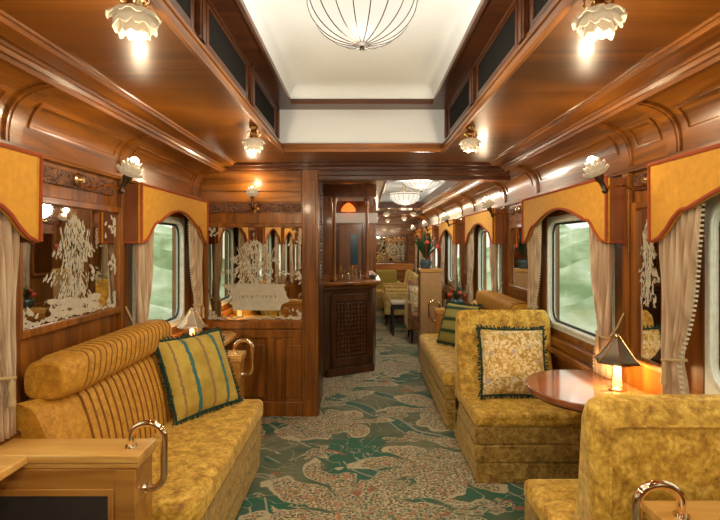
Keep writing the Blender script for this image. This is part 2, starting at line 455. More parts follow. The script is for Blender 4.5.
# clerestory side walls
for sg in (-1, 1):
    m = MB().box(sg*.605, sg*.64, Y0+.01, 3.43, 2.18, 2.41)
    m.box(sg*.59, sg*.605, Y0+.01, 3.43, 2.39, 2.41).box(sg*.595, sg*.605, Y0+.01, 3.41, 2.20, 2.215)
    y = 3.40
    while y > Y0+.3:
        m.box(sg*.585, sg*.605, y-.06, y, 2.20, 2.41); m.box(sg*.58, sg*.605, y-.045, y-.015, 2.20, 2.41); y -= .80
    trim(m, WD, .002)
# soffit and lip
m = MB()
for sg in (-1, 1): m.box(sg*.485, sg*.64, Y0+.01, 3.43, 2.412, 2.44).box(sg*.475, sg*.495, Y0+.01, 3.25, 2.402, 2.43)
m.box(-.485, .485, 3.25, 3.43, 2.412, 2.44).box(-.475, .475, 3.24, 3.26, 2.402, 2.43)
trim(m, WDX, .003)
# white cove and tray
def tray(xa, xb, ya, yb, z0, name, cove=.09):
    m = MB(); n = 6; prev = None; rings = []
    for i in range(n+1):
        t = PI/2*i/n; d = cove*(1-math.cos(t)); h = cove*math.sin(t)
        rings.append([(xa+d, ya+d, z0+h), (xb-d, ya+d, z0+h), (xb-d, yb-d, z0+h), (xa+d, yb-d, z0+h)])
    vs = [p for r in rings for p in r]; fs = []
    for i in range(n):
        for k in range(4):
            l = (k+1) % 4; fs.append((i*4+k, i*4+l, (i+1)*4+l, (i+1)*4+k))
    fs.append(tuple(n*4+k for k in range(4)))
    m.add(vs, fs)
    return struct(m.build(name, WHT, solid=.004))
tray(-.492, .492, Y0+.05, 3.257, 2.428, 'ceiling_tray', .11)
struct(MB().box(-.605, .605, 3.412, 3.43, 2.14, 2.412).build('ceiling_end_panel', WHT))
struct(MB().box(-.70, .70, Y0, 3.45, 2.60, 2.65).build('ceiling_roof', WD))

# vent grilles in clerestory
for sg, sn in ((-1, 'left'), (1, 'right')):
    for i in range(4):
        yb = 3.40-.80*i; ya = yb-.80
        where = ['nearest the white end panel', 'second from the white end panel', 'third from the white end panel', 'fourth from the white end panel'][i]
        t = thing('vent_grille', 'dark mesh vent grille in the %s clerestory side, %s' % (sn, where), 'vent', (sg*.603, (ya+yb)/2-.03, 2.305), 0, 'clerestory vent grilles')
        MB().box(-.002, .002, -.30, .30, -.072, .072).build('mesh_panel', GRL, t)
        fr = MB().box(-.008, .004, -.33, -.30, -.09, .083).box(-.008, .004, .30, .33, -.09, .083).box(-.008, .004, -.30, .30, -.09, -.072).box(-.008, .004, -.30, .30, .07, .083)
        fr.xform(Matrix.Scale(sg, 4, (1,0,0))).build('frame', WD, t, bevel=.002)

# ------------------------------------------------------------------ partition
m = MB()
m.box(-1.40, -.37, YP, YP+.07, 0, 2.13)
m.box(-.505, -.37, YP-.035, YP+.09, 0, 2.11)
m.box(-.485, -.39, YP-.045, YP-.03, .15, 2.0)
# board courses over the mirror
for z0, z1 in ((1.815, 1.90), (1.91, 1.99), (2.0, 2.08)):
    trim(MB().box(-1.37, -.515, YP-.012, YP-.001, z0, z1), WX, .003)
m.box(-1.38, -.505, YP-.02, YP, 1.62, 1.715)
m.box(-1.38, -.505, YP-.03, YP, .74, .80); m.box(-1.38, -.505, YP-.02, YP, .66, .73)
m.box(-.505-.17, -.505, YP-.02, YP, 0, .66)
m.box(-1.38, -.505, YP-.03, YP, 0, .12)
m.box(-.80, -.74, YP-.02, YP, .1, .66)
m.box(-.655, -.525, YP-.03, YP-.01, .16, .60)
m.box(-1.3, -.83, YP-.02, YP-.0, .16, .60)
struct(m.build('wall_partition', WZ, bevel=.005))
trim(MB().box(-1.38, -.515, YP-.016, YP-.001, 1.73, 1.80), CARV)
trim(MB().box(-.37, 1.24, YP-.06, YP+.1, 2.035, 2.13).box(-.37, 1.26, YP-.03, YP+.08, 2.0, 2.04).box(-.37, 1.24, YP-.08, YP-.05, 2.07, 2.10), WDX, .005)
# return screen with turned beading beside the opening
trim(MB().box(-.42, -.375, 4.19, 4.62, 0, 1.12).box(-.42, -.375, 4.19, 4.26, 1.12, 2.1).box(-.42, -.375, 4.56, 4.62, 1.12, 2.1).box(-.42,-.375,4.19,4.62,1.95,2.1), WB, .004)
m = MB()
for k in range(7):
    y = 4.28+k*.045
    prof = [(.004,1.12)]
    for j in range(26):
        z = 1.12+j*.032; prof += [(.005,z+.002),(.013,z+.016),(.005,z+.030)]
    m.lathe(prof, (-.385, y, 0), 8)
trim(m, CARV)

# friezes on side walls
def frieze(sg, y0, y1): trim(MB().box(sg*(W-.016), sg*(W-.001), y0, y1, 1.725, 1.80), CARV)
frieze(-1, 1.99, 2.68); frieze(1, 2.17, 2.45); frieze(1, 3.87, 4.57); frieze(-1, .42, .54); frieze(1, 6.0, 6.58)

# ------------------------------------------------------------------ windows
def window(n, sg, w):
    a, b = opening(w)
    out = rrect(a, b, ZW0, ZW1, .001); inn = rrect(a+.055, b-.055, ZW0+.05, ZW1-.05, .09)
    t = bpy.data.objects.new('window_%d' % n, None); COL.objects.link(t); struct(t)
    t.location = (sg*(W+.05), (a+b)/2, ZW0)
    T = Matrix.Translation((-sg*(W+.05), -(a+b)/2, -ZW0))
    MB().ring(out, inn, 'x', sg*(W+.0), sg*(W+.045)).xform(T).build('window_frame', FRM, t, bevel=.008)
    o2 = rrect(a+.035, b-.035, ZW0+.03, ZW1-.03, .10); 
    MB().ring(o2, inn, 'x', sg*(W-.012), sg*(W+.004)).xform(T).build('frame_lip', FRM, t, bevel=.005)
    i2 = rrect(a+.07, b-.07, ZW0+.065, ZW1-.065, .08)
    MB().ring(inn, i2, 'x', sg*(W+.02), sg*(W+.03)).xform(T).build('gasket', DKR, t)
    MB().box(sg*(W+.024), sg*(W+.028), a+.055, b-.055, ZW0+.05, ZW1-.05).xform(T).build('glass_pane', GLS, t)
k = 1
for sg, ws in ((-1, WIN_L), (1, WIN_R)):
    for w in ws: window(k, sg, w); k += 1
# wood sill under each window
for sg, ws in ((-1, WIN_L), (1, WIN_R)):
    for w in ws:
        trim(MB().box(sg*(W-.085), sg*W, w[0]+.02, w[1]-.02, .70, .735).box(sg*(W-.05), sg*W, w[0]+.05, w[1]-.05, .735, .80).box(sg*(W-.035), sg*W, w[0]+.05, w[1]-.05, .65, .70), WY, .006)

# ------------------------------------------------------------------ valances and curtains
def valance(sg, w, label):
    a, b = w; Lh = (b-a)/2; c = (a+b)/2
    t = thing('valance', label, 'valance', (sg*1.275, c, 1.46), 0, 'gold window valances')
    half = [(0,0),(.035,.004),(.075,.02),(.12,.055),(.16,.095),(.20,.122),(.215,.128),(.245,.130),(.262,.134)]
    n = 10
    for i in range(1, n+1):
        s = i/n; half.append((.262+(Lh-.262)*s, .134+.088*math.sin(PI/2*s)))
    bot = [(-Lh+s, z) for s, z in half] + [(Lh-s, z) for s, z in half[::-1][1:]]
    poly = bot + [(Lh, .34), (-Lh, .34)]
    # front panel with faces as vertical strips so the concave edge triangulates cleanly
    m = MB(); vs = []; fs = []
    x0, x1 = (0, .016) if sg > 0 else (-.016, 0)
    nb = len(bot)
    for x in (x0, x1):
        for (y, z) in bot: vs.append((x, y, z))
        for (y, z) in bot: vs.append((x, y, .34))
    for i in range(nb-1):
        fs += [(i, i+1, nb+i+1, nb+i), (2*nb+i, 2*nb+i+1, 3*nb+i+1, 3*nb+i), (i, i+1, 2*nb+i+1, 2*nb+i), (nb+i, nb+i+1, 3*nb+i+1, 3*nb+i)]
    fs += [(0, nb, 3*nb, 2*nb), (nb-1, 2*nb-1, 4*nb-1, 3*nb-1)]
    m.add(vs, fs).build('front_panel', GOLD, t)
    xf = -sg*.004
    MB().tube([(xf, y, z+.004) for y, z in [(-Lh,.34)]+bot+[(Lh,.34)]], .0085, 6, closed=True).build('braid_edge', RIM, t)
    for s in (-1, 1):
        q = MB().box(sg*.017, sg*.122, s*Lh-s*.001, s*Lh-s*.013, 0, .34)
        e = q.build('side_panel', RETW, t)
        MB().tube([(sg*.017, s*Lh, .004), (sg*.118, s*Lh, .004)], .006, 6).build('side_braid', RIM, e)
    return t

def curtain(sg, yo, d, label, wt=.27, group='beige window curtains'):
    """yo: outer end (towards the pier), d: +1/-1 direction to the window middle"""
    ZT, ZC, ZB = 1.655, .965, .742
    t = thing('curtain', label, 'curtain', (sg*1.315, yo, ZB), 0, group)
    def wid(z):
        if z > ZC:
            s = (z-ZC)/(ZT-ZC); s = min(1, s); return .085+(wt-.085)*(1-(1-s)**1.7)
        s = (ZC-z)/(ZC-ZB); return .085+.06*math.sin(PI/2*s)
    def offs(z):
        if z > ZC: return .03*(1-min(1, (z-ZC)/.45))
        return .03-.02*(ZC-z)/(ZC-ZB)
    def fn(u, v):
        z = ZT+(ZB-ZT)*v; wd = wid(z)
        am = .018+.012*(1-wd/wt)
        x = am*math.sin(u*2*PI*6.5+.6*math.sin(v*5))+.006*math.sin(u*31+v*9)
        return (-sg*x*.8, d*(offs(z)+u*wd), z-ZB)
    MB().grid(fn, 78, 26).build('drape', CURT, t, solid=.004)
    m = MB()
    for k in range(46):
        v = (k+.5)/46; x, y, z = fn(1, v)
        m.box(x-.006-.0, x+.006, y-.001, y+d*.012, z-.0045, z+.0045)
    m.build('bead_fringe', LACE, t)
    m = MB(); z = ZC-ZB; w2 = .055; cy = d*(.03+.045)
    m.tube([(.036*math.cos(a), cy+w2*math.sin(a), z+.012*math.sin(a)*d) for a in [2*PI*i/20 for i in range(20)]], .007, 6, closed=True)
    m.tube([(0, cy-d*w2, z), (sg*.02, -d*.012, z+.05), (sg*.052, -d*.02, z+.13)], .005, 6)
    m.lathe([(.004,.0),(.011,-.02),(.013,-.035),(.010,-.05),(.016,-.10),(.003,-.102)], (-sg*.04, cy, z-.0), 10)
    m.build('tieback', plain('cream gold cord', (.48,.36,.18), .7) if not bpy.data.materials.get('cream gold cord') else bpy.data.materials['cream gold cord'], t)
    return t

Lname = {0: 'left window furthest behind the viewer', 1: 'left window just behind the viewer', 2: 'nearest left window', 3: 'left window beside the lit lamp and partition'}
Rname = {0: 'right window furthest behind the viewer', 1: 'right window just behind the viewer', 2: 'nearest right window', 3: 'right window behind the pillow chair',
         4: 'right window over the far sofa', 5: 'right window past the potted palm', 6: 'distant right window, third from the end wall'[:44], 7: 'right window closest to the end wall'}
Rname[6] = 'distant right window second from the end wall'
for i, w in enumerate(WIN_L):
    valance(-1, w, 'gold scalloped valance with rust braid over the %s' % Lname[i])
    curtain(-1, w[1]-(.08 if i == 2 else .025), -1, 'beige tied curtain, far side of the %s' % Lname[i])
    curtain(-1, w[0]+.026, 1, 'beige tied curtain, near side of the %s' % Lname[i], .22)
for i, w in enumerate(WIN_R):
    valance(1, w, 'gold scalloped valance with rust braid over the %s' % Rname[i])
    curtain(1, w[1]-.026, -1, 'beige tied curtain, far side of the %s' % Rname[i], .24)
    curtain(1, w[0]+.026, 1, 'beige tied curtain, near side of the %s' % Rname[i], .24)

# ------------------------------------------------------------------ mirrors with etching
def leaf(m, cu, cv, a, b, ang, off, axis, fac):
    vs = []
    n = 8; off = .0012+len(m.f)*4e-6
    for k in range(n):
        t = 2*PI*k/n; r = 1+.18*math.sin(3*t+ang)
        u = cu+r*(a*math.cos(t)*math.cos(ang)-b*math.sin(t)*math.sin(ang))
        v = cv+r*(a*math.cos(t)*math.sin(ang)+b*math.sin(t)*math.cos(ang))
        vs.append((fac*off, u, v) if axis == 'x' else (u, fac*off, v))
    m.add(vs, [tuple(range(n))])
def bouquet(cu, z0, z1, hw, axis, fac, rnd, base=True, lim=None, n=430):
    m = MB(); H = z1-z0
    for k in range(n):
        v = rnd.random(); 
        prof = (1-abs(v-.38)/.62)**.55 if v > .38 else .75+.25*(v/.38)
        lob = .75+.25*math.sin(v*22)
        u = rnd.uniform(-1, 1)*hw*prof*lob
        ang = PI/2+u/hw*.7+rnd.uniform(-.6, .6)
        leaf(m, cu+u, z0+.02+v*(H-.05), rnd.uniform(.009,.022), rnd.uniform(.0025,.0065), ang, .0015+rnd.random()*.0008, axis, fac)
    for k in range(9):
        u = rnd.uniform(-.5,.5)*hw
        for j in range(12):
            s = j/12; leaf(m, cu+u*(s*1.2), z0+.03+s*H*.8, .02, .0035, PI/2-u*s*2, .0015, axis, fac)
    if base:
        for k in range(45):
            u = rnd.uniform(-1,1)*hw*.85; leaf(m, cu+u, z0+rnd.uniform(0,.16)*H, .035, .014, rnd.uniform(-.3,.3), .002, axis, fac)
    return m
def mirror(label, face, c, hw, z0, z1, rad=.012, boq=None, seed=1, corner=True):
    """face 'L','R' (side walls) or 'P' (partition)"""
    rnd = random.Random(seed)
    if face == 'P': axis, fac, loc = 'y', -1, (c, YP, z0)
    elif face == 'L': axis, fac, loc = 'x', 1, (-W, c, z0)
    else: axis, fac, loc = 'x', -1, (W, c, z0)
    t = thing('etched_mirror', label, 'mirror', loc)
    H = z1-z0
    out = rrect(-hw-.035, hw+.035, -.035, H+.035, .003+rad); inn = rrect(-hw, hw, 0, H, rad)
    MB().ring(out, inn, axis, 0, fac*.026).build('frame', WZ, t, bevel=.006)
    MB().prism(inn, axis, fac*.001, fac*.008).build('mirror_glass', MIR, t, smooth=False)
    if boq:
        cu, bz0, bz1, bw = boq
        m = bouquet(cu, bz0, bz1, bw, axis, fac, rnd, n=430 if bw > .15 else 170, base=bw > .15)
        m.xform(Matrix.Translation((fac*.0075,0,0) if axis == 'x' else (0, fac*.0075, 0)))
        m.build('etched_bouquet', ETCH, t, smooth=False)
        if corner:
            for (qu, qv, n_, s_) in ((-hw*.93, .03, 22, .05), (hw*.92, .03, 20, .05), (hw*.9, H-.08, 18, .06), (-hw*.9, H-.04, 14, .04), (hw*.94, H*.45, 14, .05)):
                m = MB()
                for k in range(n_):
                    u = max(-hw+.018, min(hw-.018, qu+rnd.gauss(0, s_*.8))); v = max(.012, min(H-.012, qv+rnd.gauss(0, s_*.6)))
                    leaf(m, u, v, .016, .009, rnd.uniform(0,3), .0018, axis, fac)
                m.xform(Matrix.Translation((fac*.0079,0,0) if axis == 'x' else (0, fac*.0079, 0)))
                m.build('etched_spray', ETCH, t, smooth=False)
            m = MB()
            for k in range(26):
                leaf(m, -hw+.03+k*(2*hw-.06)/25, .016+.006*math.sin(k*1.7), .018, .008, rnd.uniform(-.4,.4), .0018, axis, fac)
            m.xform(Matrix.Translation((fac*.0083,0,0) if axis == 'x' else (0, fac*.0083, 0)))
            m.build('etched_border', ETCH, t, smooth=False)
    return t
mirror('wide wood-framed mirror with etched flowers above the near left sofa', 'L', 2.335, .385, 1.10, 1.63, boq=(-.01, .02, .515, .235), seed=3)
mirror('narrow tall etched mirror behind the table lamp between two right windows', 'R', 2.315, .105, .89, 1.63, boq=(.02, .25, .7, .09), seed=5, corner=False)
mirror('small round-cornered mirror on right wall beyond the pillow chair', 'R', 4.20, .27, 1.08, 1.60, .05)
mirror('round-cornered mirror on right wall beyond the far sofa', 'R', 6.29, .20, 1.08, 1.60, .05)
pm = mirror('large mirror etched with a big bouquet on the wooden partition', 'P', -.91, .40, .815, 1.60, boq=(.0, .22, .70, .30), seed=9)
# solid frosted plinth of the bouquet with its faint line of tiny marks
m = MB().prism([(-.19,.08),(.21,.08),(.23,.13),(.30,.16),(.27,.20),(.24,.30),(-.15,.31),(-.19,.22)], 'y', -.0125, -.0145)
m.build('etched_plinth', ETCH, pm, smooth=False)
ORN = plain('clear glass lines', (.20,.17,.13), .5)
m = MB()
rn = random.Random(4)
for k in range(16):
    u = -.13+k*.020; m.box(u, u+.004, -.0158, -.0146, .185, .207)
    if k % 2: m.box(u, u+.012, -.0156, -.0146, rn.choice((.185,.195,.202)), .207)
m.build('fine_etched_marks', ORN, pm, smooth=False)

# ------------------------------------------------------------------ lamps
def petal_shade(m, c, R, H, d, tilt=None):
    """ruffled flower cup; d=+1 opens upward, -1 downward"""
    start = len(m.v)
    for (npet, rs, z0, ph, lift, curl) in ((5, 1.06, 0.0, 0, .55, .30), (5, .86, .12, .63, .86, .22), (4, .60, .2, .2, 1.08, .12)):
        for k in range(npet):
            a0 = ph+2*PI*k/npet; sp_ = 2*PI/npet*.66
            def fn(u, v):
                a = a0+(u-.5)*2*sp_*(.55+.45*math.sin(PI*min(1, v*1.05)*.5+.2))
                edge = 1-.28*abs(2*u-1)**2.4*v
                r = R*rs*(.22+.78*math.sin(PI/2*min(1, v*1.02))**.9)*edge
                z = d*H*(z0*.5+lift*(v**1.35)*edge-curl*max(0, v-.72)*1.5+.09*v*math.sin(u*PI*5+k))
                return (c[0]+r*math.cos(a), c[1]+r*math.sin(a), c[2]+z)
            m.grid(fn, 10, 7)
    if tilt is not None:
        T = Matrix.Translation(c) @ tilt @ Matrix.Translation(-Vector(c))
        m.v[start:] = [tuple(T @ Vector(p)) for p in m.v[start:]]
    return m
def ball(c, r, s=1.2):
    return MB().lathe([(0.0001, -r*s)]+[(r*math.sin(PI*i/8), -r*s*math.cos(PI*i/8)) for i in range(1,8)]+[(0.0001, r*s)], c, 16)
P_CEIL, P_SCON = 4.0, 1.5
def ceiling_flower(x, y, label, watts=P_CEIL):
    t = thing('flower_ceiling_light', label, 'light', (x, y, 2.13), 0, 'flower ceiling lights')
    MB().lathe([(.0001,-.001),(.026,-.001),(.027,-.008),(.020,-.014),(.014,-.022),(.02,-.034),(.024,-.045),(.018,-.055),(.022,-.068),(.016,-.08),(.0001,-.08)], (0,0,0), 20).build('brass_mount', BRASS, t)
    m = MB()
    for k in range(5):
        a = 2*PI*k/5; m.tube([(.014*math.cos(a), .014*math.sin(a), -.03), (.034*math.cos(a), .034*math.sin(a), -.036), (.036*math.cos(a), .036*math.sin(a), -.056), (.024*math.cos(a), .024*math.sin(a), -.066)], .0035, 6)
    m.build('scrolls', BRASS, t)
    petal_shade(MB(), (0,0,-.075), .062, .062, -1).build('petal_shade', PETAL, t, solid=.003)
    ball((0,0,-.128), .017, 1.1).build('bulb', BULB, t)
    point('bulb_light', (x, y, 2.13-.27), watts, (1,.79,.50), .035)
for i, y in enumerate((-1.75, -.25, 1.235, 2.74)):
    for sg, sn in ((-1,'left'), (1,'right')):
        wh = ['furthest behind the viewer', 'just behind the viewer', 'nearest the viewer', 'near the partition end of the ceiling well'][i]
        ceiling_flower(sg*(.61 if i == 2 and sg > 0 else .585 if i == 2 else .618), y, 'white petal ceiling light on the %s soffit, %s' % (sn, wh))
for i, (x, y) in enumerate(((.95,8.9),(.45,8.9),(.3,10.2),(.9,10.3),(.2,11.0),(.6,11.2),(-.55,5.4))):
    ceiling_flower(x, y, ['small petal light on the far flat ceiling, right of centre', 'small petal light on the far flat ceiling left of centre', 'petal light over the distant armchairs, left one',
        'petal light over the distant armchairs, right one', 'petal light near the end wall, left one', 'petal light near the end wall, right one', 'petal light on the ceiling over the bar'][i], 2.2)

def sconce(sg, y, label, watts=P_SCON, reach=.262, swing=-.10):
    t = thing('flower_wall_light', label, 'wall light', (sg*(W-.017), y, 1.765), 0, 'flower wall lights')
    MB().lathe([(.0001,0),(.032,0),(.034,.006),(.02,.014),(.012,.03),(.0001,.03)], (0,0,0), 18, axis='x').xform(Matrix.Scale(-sg, 4, (1,0,0))).build('back_plate', BRASS, t)
    ex, ey, ez = -sg*reach, swing, -.062
    pts = []
    for i in range(13):
        s = i/12; pts.append((ex*s, ey*s, ez*s-.03*math.sin(s*PI*2)*.6-(.012*math.sin(PI*s))))
    MB().tube(pts, .0078, 8).build('arm', POLB, t)
    TL = Matrix.Rotation(-sg*.42, 4, 'Y')
    TT = Matrix.Translation((ex,ey,ez)) @ TL @ Matrix.Translation((-ex,-ey,-ez))
    MB().lathe([(.0001,-.02),(.012,-.012),(.016,0),(.010,.012),(.012,.04),(.02,.06),(.022,.085),(.0001,.086)], (ex, ey, ez), 16).xform(TT).build('lamp_holder', DKMET, t)
    petal_shade(MB(), (ex, ey, ez+.075), .056, .065, 1).xform(TT).build('petal_shade', PETAL, t, solid=.003)
    ball((ex, ey, ez+.147), .021, 1.1).xform(TT).build('bulb', BULB, t)
    bp = TT @ Vector((ex, ey, ez+.215))
    point('bulb_light', (sg*(W-.017)+bp.x, y+bp.y, 1.765+bp.z), watts)
sconce(-1, 2.335, 'petal wall light on brass arm above the near left mirror')
sconce(1, 2.315, 'petal wall light on brass arm between the two nearest right windows')
sconce(1, 4.22, 'petal wall light above the small mirror past the pillow chair')
sconce(1, 6.29, 'petal wall light over the far sofa end on the right wall')
sconce(1, 8.30, 'distant petal wall light, second from the end wall')
sconce(1, 10.22, 'distant petal wall light nearest the end wall')
sconce(-1, .48, 'petal wall light on left wall at the edge behind the viewer')
sconce(1, .72, 'petal wall light on right wall at the edge behind the viewer')
# partition sconce
t = thing('flower_wall_light', 'petal wall light fixed on the partition frieze above its mirror', 'wall light', (-.905, YP-.018, 1.765), 0, 'flower wall lights')
MB().lathe([(.0001,0),(.036,0),(.038,-.008),(.02,-.02),(.0001,-.035)], (0,0,0), 18, axis='y').build('back_plate', BRASS, t)
MB().tube([(0,-.02,0),(0,-.06,-.02),(-.004,-.085,.0),(-.006,-.09,.05),(-.006,-.09,.09)], .007, 8).build('arm', DKMET, t)
MB().lathe([(.0001,.06),(.014,.065),(.018,.10),(.0001,.101)], (-.006,-.09,0), 14).build('lamp_holder', DKMET, t)
petal_shade(MB(), (-.006,-.09,.09), .055, .062, 1).build('petal_shade', PETAL, t, solid=.003)
ball((-.006,-.09,.15), .018).build('bulb', BULB, t)
point('bulb_light', (-.911, YP-.13, 1.765+.23), 1.6)

def dome(x, y, zb, R, Hd, ztop, label, watts):
    t = thing('dome_ceiling_lamp', label, 'ceiling lamp', (x, y, ztop), 0, 'ribbed glass dome lamps')
    zr = zb+Hd-ztop
    prof = [(R*math.cos(a), zr-Hd*math.sin(a)) for a in [PI/2*i/14 for i in range(14)]]+[(.0005, zr-Hd)]
    prof = [(R*.97, zr+.02)]+prof
    mm = MB(); seg = 48; vs = []; fs = []
    for r, z in prof:
        for i in range(seg): a = 2*PI*i/seg; vs.append((r*math.cos(a), r*math.sin(a), z))
    for k in range(len(prof)-1):
        for i in range(seg):
            j = (i+1) % seg; fs.append((k*seg+i, k*seg+j, (k+1)*seg+j, (k+1)*seg+i))
    mm.add(vs, fs).build('glass_dome', DOME, t, solid=.004)
    rib0 = None
    for k in range(18):
        a = 2*PI*k/18
        if rib0 is None:
            rib0 = MB().tube([((R+.003)*math.cos(q), 0, zr-(Hd+.003)*math.sin(q)) for q in [PI/2*i/12 for i in range(13)]], .0022, 5).build('rib', DKMET, t)
        else:
            r_ = rib0.copy(); r_.parent = t; r_.rotation_euler = (0,0,a); COL.objects.link(r_)
    MB().tube([((R+.001)*math.cos(q), (R+.001)*math.sin(q), zr+.0) for q in [2*PI*i/40 for i in range(40)]], .006, 8, closed=True).build('rim', BRASS, t)
    MB().lathe([(.0001, zr-Hd-.03),(.008,zr-Hd-.027),(.01,zr-Hd-.018),(.005,zr-Hd-.012),(.022,zr-Hd-.008),(.03,zr-Hd-.002),(.028,zr-Hd+.004),(.0001,zr-Hd+.005)], (0,0,0), 20).build('finial', FINI, t)
    m = MB().lathe([(.0001,0),(.05,0),(.052,-.008),(.012,-.02),(.008,zr-Hd+.02),(.0001,zr-Hd+.02)], (0,0,0), 18)
    for k in range(3):
        a = 2*PI*k/3; m.tube([(.01*math.cos(a), .01*math.sin(a), -.03), (R*math.cos(a), R*math.sin(a), zr)], .004, 6)
    m.build('stem', BRASS, t)
    point('dome_light', (x, y, zb-.20), watts, (1,.90,.76), .10)
dome(0, 1.96, 2.27, .222, .19, 2.54, 'large ribbed glass dome lamp in the near white ceiling well', 8)
dome(0, -.5, 2.27, .222, .19, 2.54, 'unseen ribbed dome lamp added as fill light behind the viewer', 22)  # added out of view to brighten the near end of the carriage
dome(.63, 5.1, 2.035, .22, .15, 2.38, 'ribbed dome lamp in the far well, the nearer of its two', 9)
dome(.63, 7.04, 2.035, .22, .15, 2.38, 'ribbed dome lamp in the far well, the further of its two', 9)

# ------------------------------------------------------------------ cabinets with brass handles
def loop_handle(parent, x_in, x_end, ztop, zlow, sg, y=0, out=.07, name='loop_handle', mat=None):
    """x_in: foot on the top; x_end: end face; sg: direction of the end"""
    r = .052; xo = x_end+sg*out; zt = ztop+.085
    pts = [(x_in, y, ztop), (x_in, y, zt-.05)]
    cx = (x_in+xo)/2; rx = abs(xo-x_in)/2
    for i in range(1, 12):
        a = PI-PI*i/12; pts.append((cx+sg*rx*math.cos(a), y, zt-.05+.05*math.sin(a)))
    pts += [(xo, y, zt-.05), (xo, y, zlow+.05)]
    for i in range(1, 7):
        a = PI/2*i/6; pts.append((xo-sg*.045*(1-math.cos(a)), y, zlow+.05-.05*math.sin(a)))
    pts.append((x_end, y, zlow))
    o = MB().tube(pts, .0125, 12).build(name, mat or POLB, parent)
    MB().lathe([(.0001,0),(.022,0),(.02,.006),(.0001,.007)], (x_in, y, ztop), 16).build('handle_rosette', mat or POLB, o)
    m = MB().lathe([(.0001,0),(.021,0),(.019,sg*.006),(.0001,sg*.007)], (x_end, y, zlow), 16, axis='x')
    m.build('handle_rosette', mat or POLB, o)
def divider(label, sg, xe, y0, y1, top=.72, ledge=None, inset=True, zl=.57):
    """low cabinet from the side wall to xe (abs)"""
    yc = (y0+y1)/2
    t = thing('divider_cabinet', label, 'cabinet', (0, yc, 0))
    d = (y1-y0)/2
    xw, xi = sg*(W-.035), sg*(xe+.012)
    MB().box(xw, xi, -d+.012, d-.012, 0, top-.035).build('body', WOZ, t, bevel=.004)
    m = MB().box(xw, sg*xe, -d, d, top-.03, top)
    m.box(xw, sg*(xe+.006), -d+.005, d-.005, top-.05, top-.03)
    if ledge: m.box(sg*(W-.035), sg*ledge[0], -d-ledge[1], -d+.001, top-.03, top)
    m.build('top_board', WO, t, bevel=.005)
    # framed front
    m = MB(); f = -d+.012
    xs, xe2 = sg*(xe+.012), sg*(xe+.085)
    m.box(xs, xe2, f-.012, f, .0, top-.05)
    m.box(xe2, xw, f-.010, f, top-.14, top-.05)
    m.box(xe2, xw, f-.010, f, 0, .10)
    m.build('face_frame', WOZ, t, bevel=.003)
    if inset:
        MB().box(sg*(xe+.10), xw, f-.0135, f-.010, .12, top-.14).build('leather_panel', LEATH, t, bevel=.004)
        MB().ring([(sg*(xe+.085),.10),(xw,.10),(xw,top-.115),(sg*(xe+.085),top-.115)], [(sg*(xe+.105),.12),(xw-sg*.02,.12),(xw-sg*.02,top-.14),(sg*(xe+.105),top-.14)], 'y', f-.018, f-.0125).build('panel_moulding', WOZ, t, bevel=.003)
    loop_handle(t, sg*(xe+.062), sg*(xe+.012), top, zl, -sg, 0)
    return t
divider('low oak-topped cabinet with brass loop handle at the near end of the left sofa', -1, .775, 1.665, 1.815, ledge=(1.16, .75))
divider('small cabinet with brass loop handle between left sofa and partition', -1, .80, 3.18, 3.33, inset=False)
divider('low cabinet with brass loop handle behind the nearest right chair', 1, .80, 1.215, 1.375, ledge=(1.2, .6))
divider('far cabinet with brass loop handle beyond the right sofa', 1, .84, 5.50, 5.64, inset=False)

# ledge table of the left nook with its lamp
t = thing('window_ledge_table', 'varnished ledge table under the left window beside the partition', 'table', (-1.2, 3.7, 0))
MB().prism([(-.11,-.36),(.10,-.36),(.19,-.20),(.19,.20),(.10,.34),(-.11,.34)], 'z', .70, .73).build('tabletop', WO, t, bevel=.006)
MB().box(-.09, -.04, -.3, .3, .60, .70).build('bracket', WY, t)
MB().tube([(.06,0,0),(.06,0,.70)], .018, 12).build('post', DKMET, t)

def table_lamp(label, loc, shade_mat, watts, s=1.0, light=True):
    t = thing('table_lamp', label, 'lamp', loc, 0, 'small pagoda table lamps')
    MB().lathe([(.0001,0),(.040,0),(.042,.006),(.036,.012),(.026,.018),(.0001,.02)], (0,0,0), 24).build('base', BRASS, t)
    MB().lathe([(.022,.018),(.020,.05),(.0165,.10),(.014,.145),(.0001,.146)], (0,0,0), 20).build('glowing_stem', AMB, t)
    # hexagonal flared shade
    R, zt, zb = .098*s, .262, .135
    def fnr(v): return .010+(R-.010)*(v**1.05)+.010*max(0, v-.8)*5
    m = MB(); seg = 6; rows = 9; vs = []; fs = []
    for k in range(rows):
        v = k/(rows-1); r = fnr(v); z = zt-(zt-zb)*v
        for i in range(seg): a = 2*PI*i/seg+.2; vs.append((r*math.cos(a), r*math.sin(a), z-.004*0))
    for k in range(rows-1):
        for i in range(seg): j = (i+1) % seg; fs.append((k*seg+i, k*seg+j, (k+1)*seg+j, (k+1)*seg+i))
    m.add(vs, fs).build('shade', shade_mat, t, solid=.003)
    m = MB()
    for i in range(seg):
        a = 2*PI*i/seg+.2; m.tube([((fnr(k/8)+.002)*math.cos(a), (fnr(k/8)+.002)*math.sin(a), zt-(zt-zb)*k/8+.001) for k in range(9)], .0035, 6)
    m.lathe([(.0001,zt-.004),(.012,zt-.002),(.008,zt+.008),(.0001,zt+.014)], (0,0,0), 12)
    m.build('shade_ribs', BRASS, t)
    ball((0,0,.165), .016).build('bulb', BULB, t)
    point('lamp_light', (loc[0], loc[1]-.03, loc[2]+.135), watts, (1,.62,.25), .02)
    point('lamp_light', (loc[0]-.03, loc[1]+.02, loc[2]+.135), watts*.5, (1,.62,.25), .02)
table_lamp('bronze pagoda-shaded lamp lit on the round-ended right table', (1.255, 2.36, .7405), DKMET, 5.0)
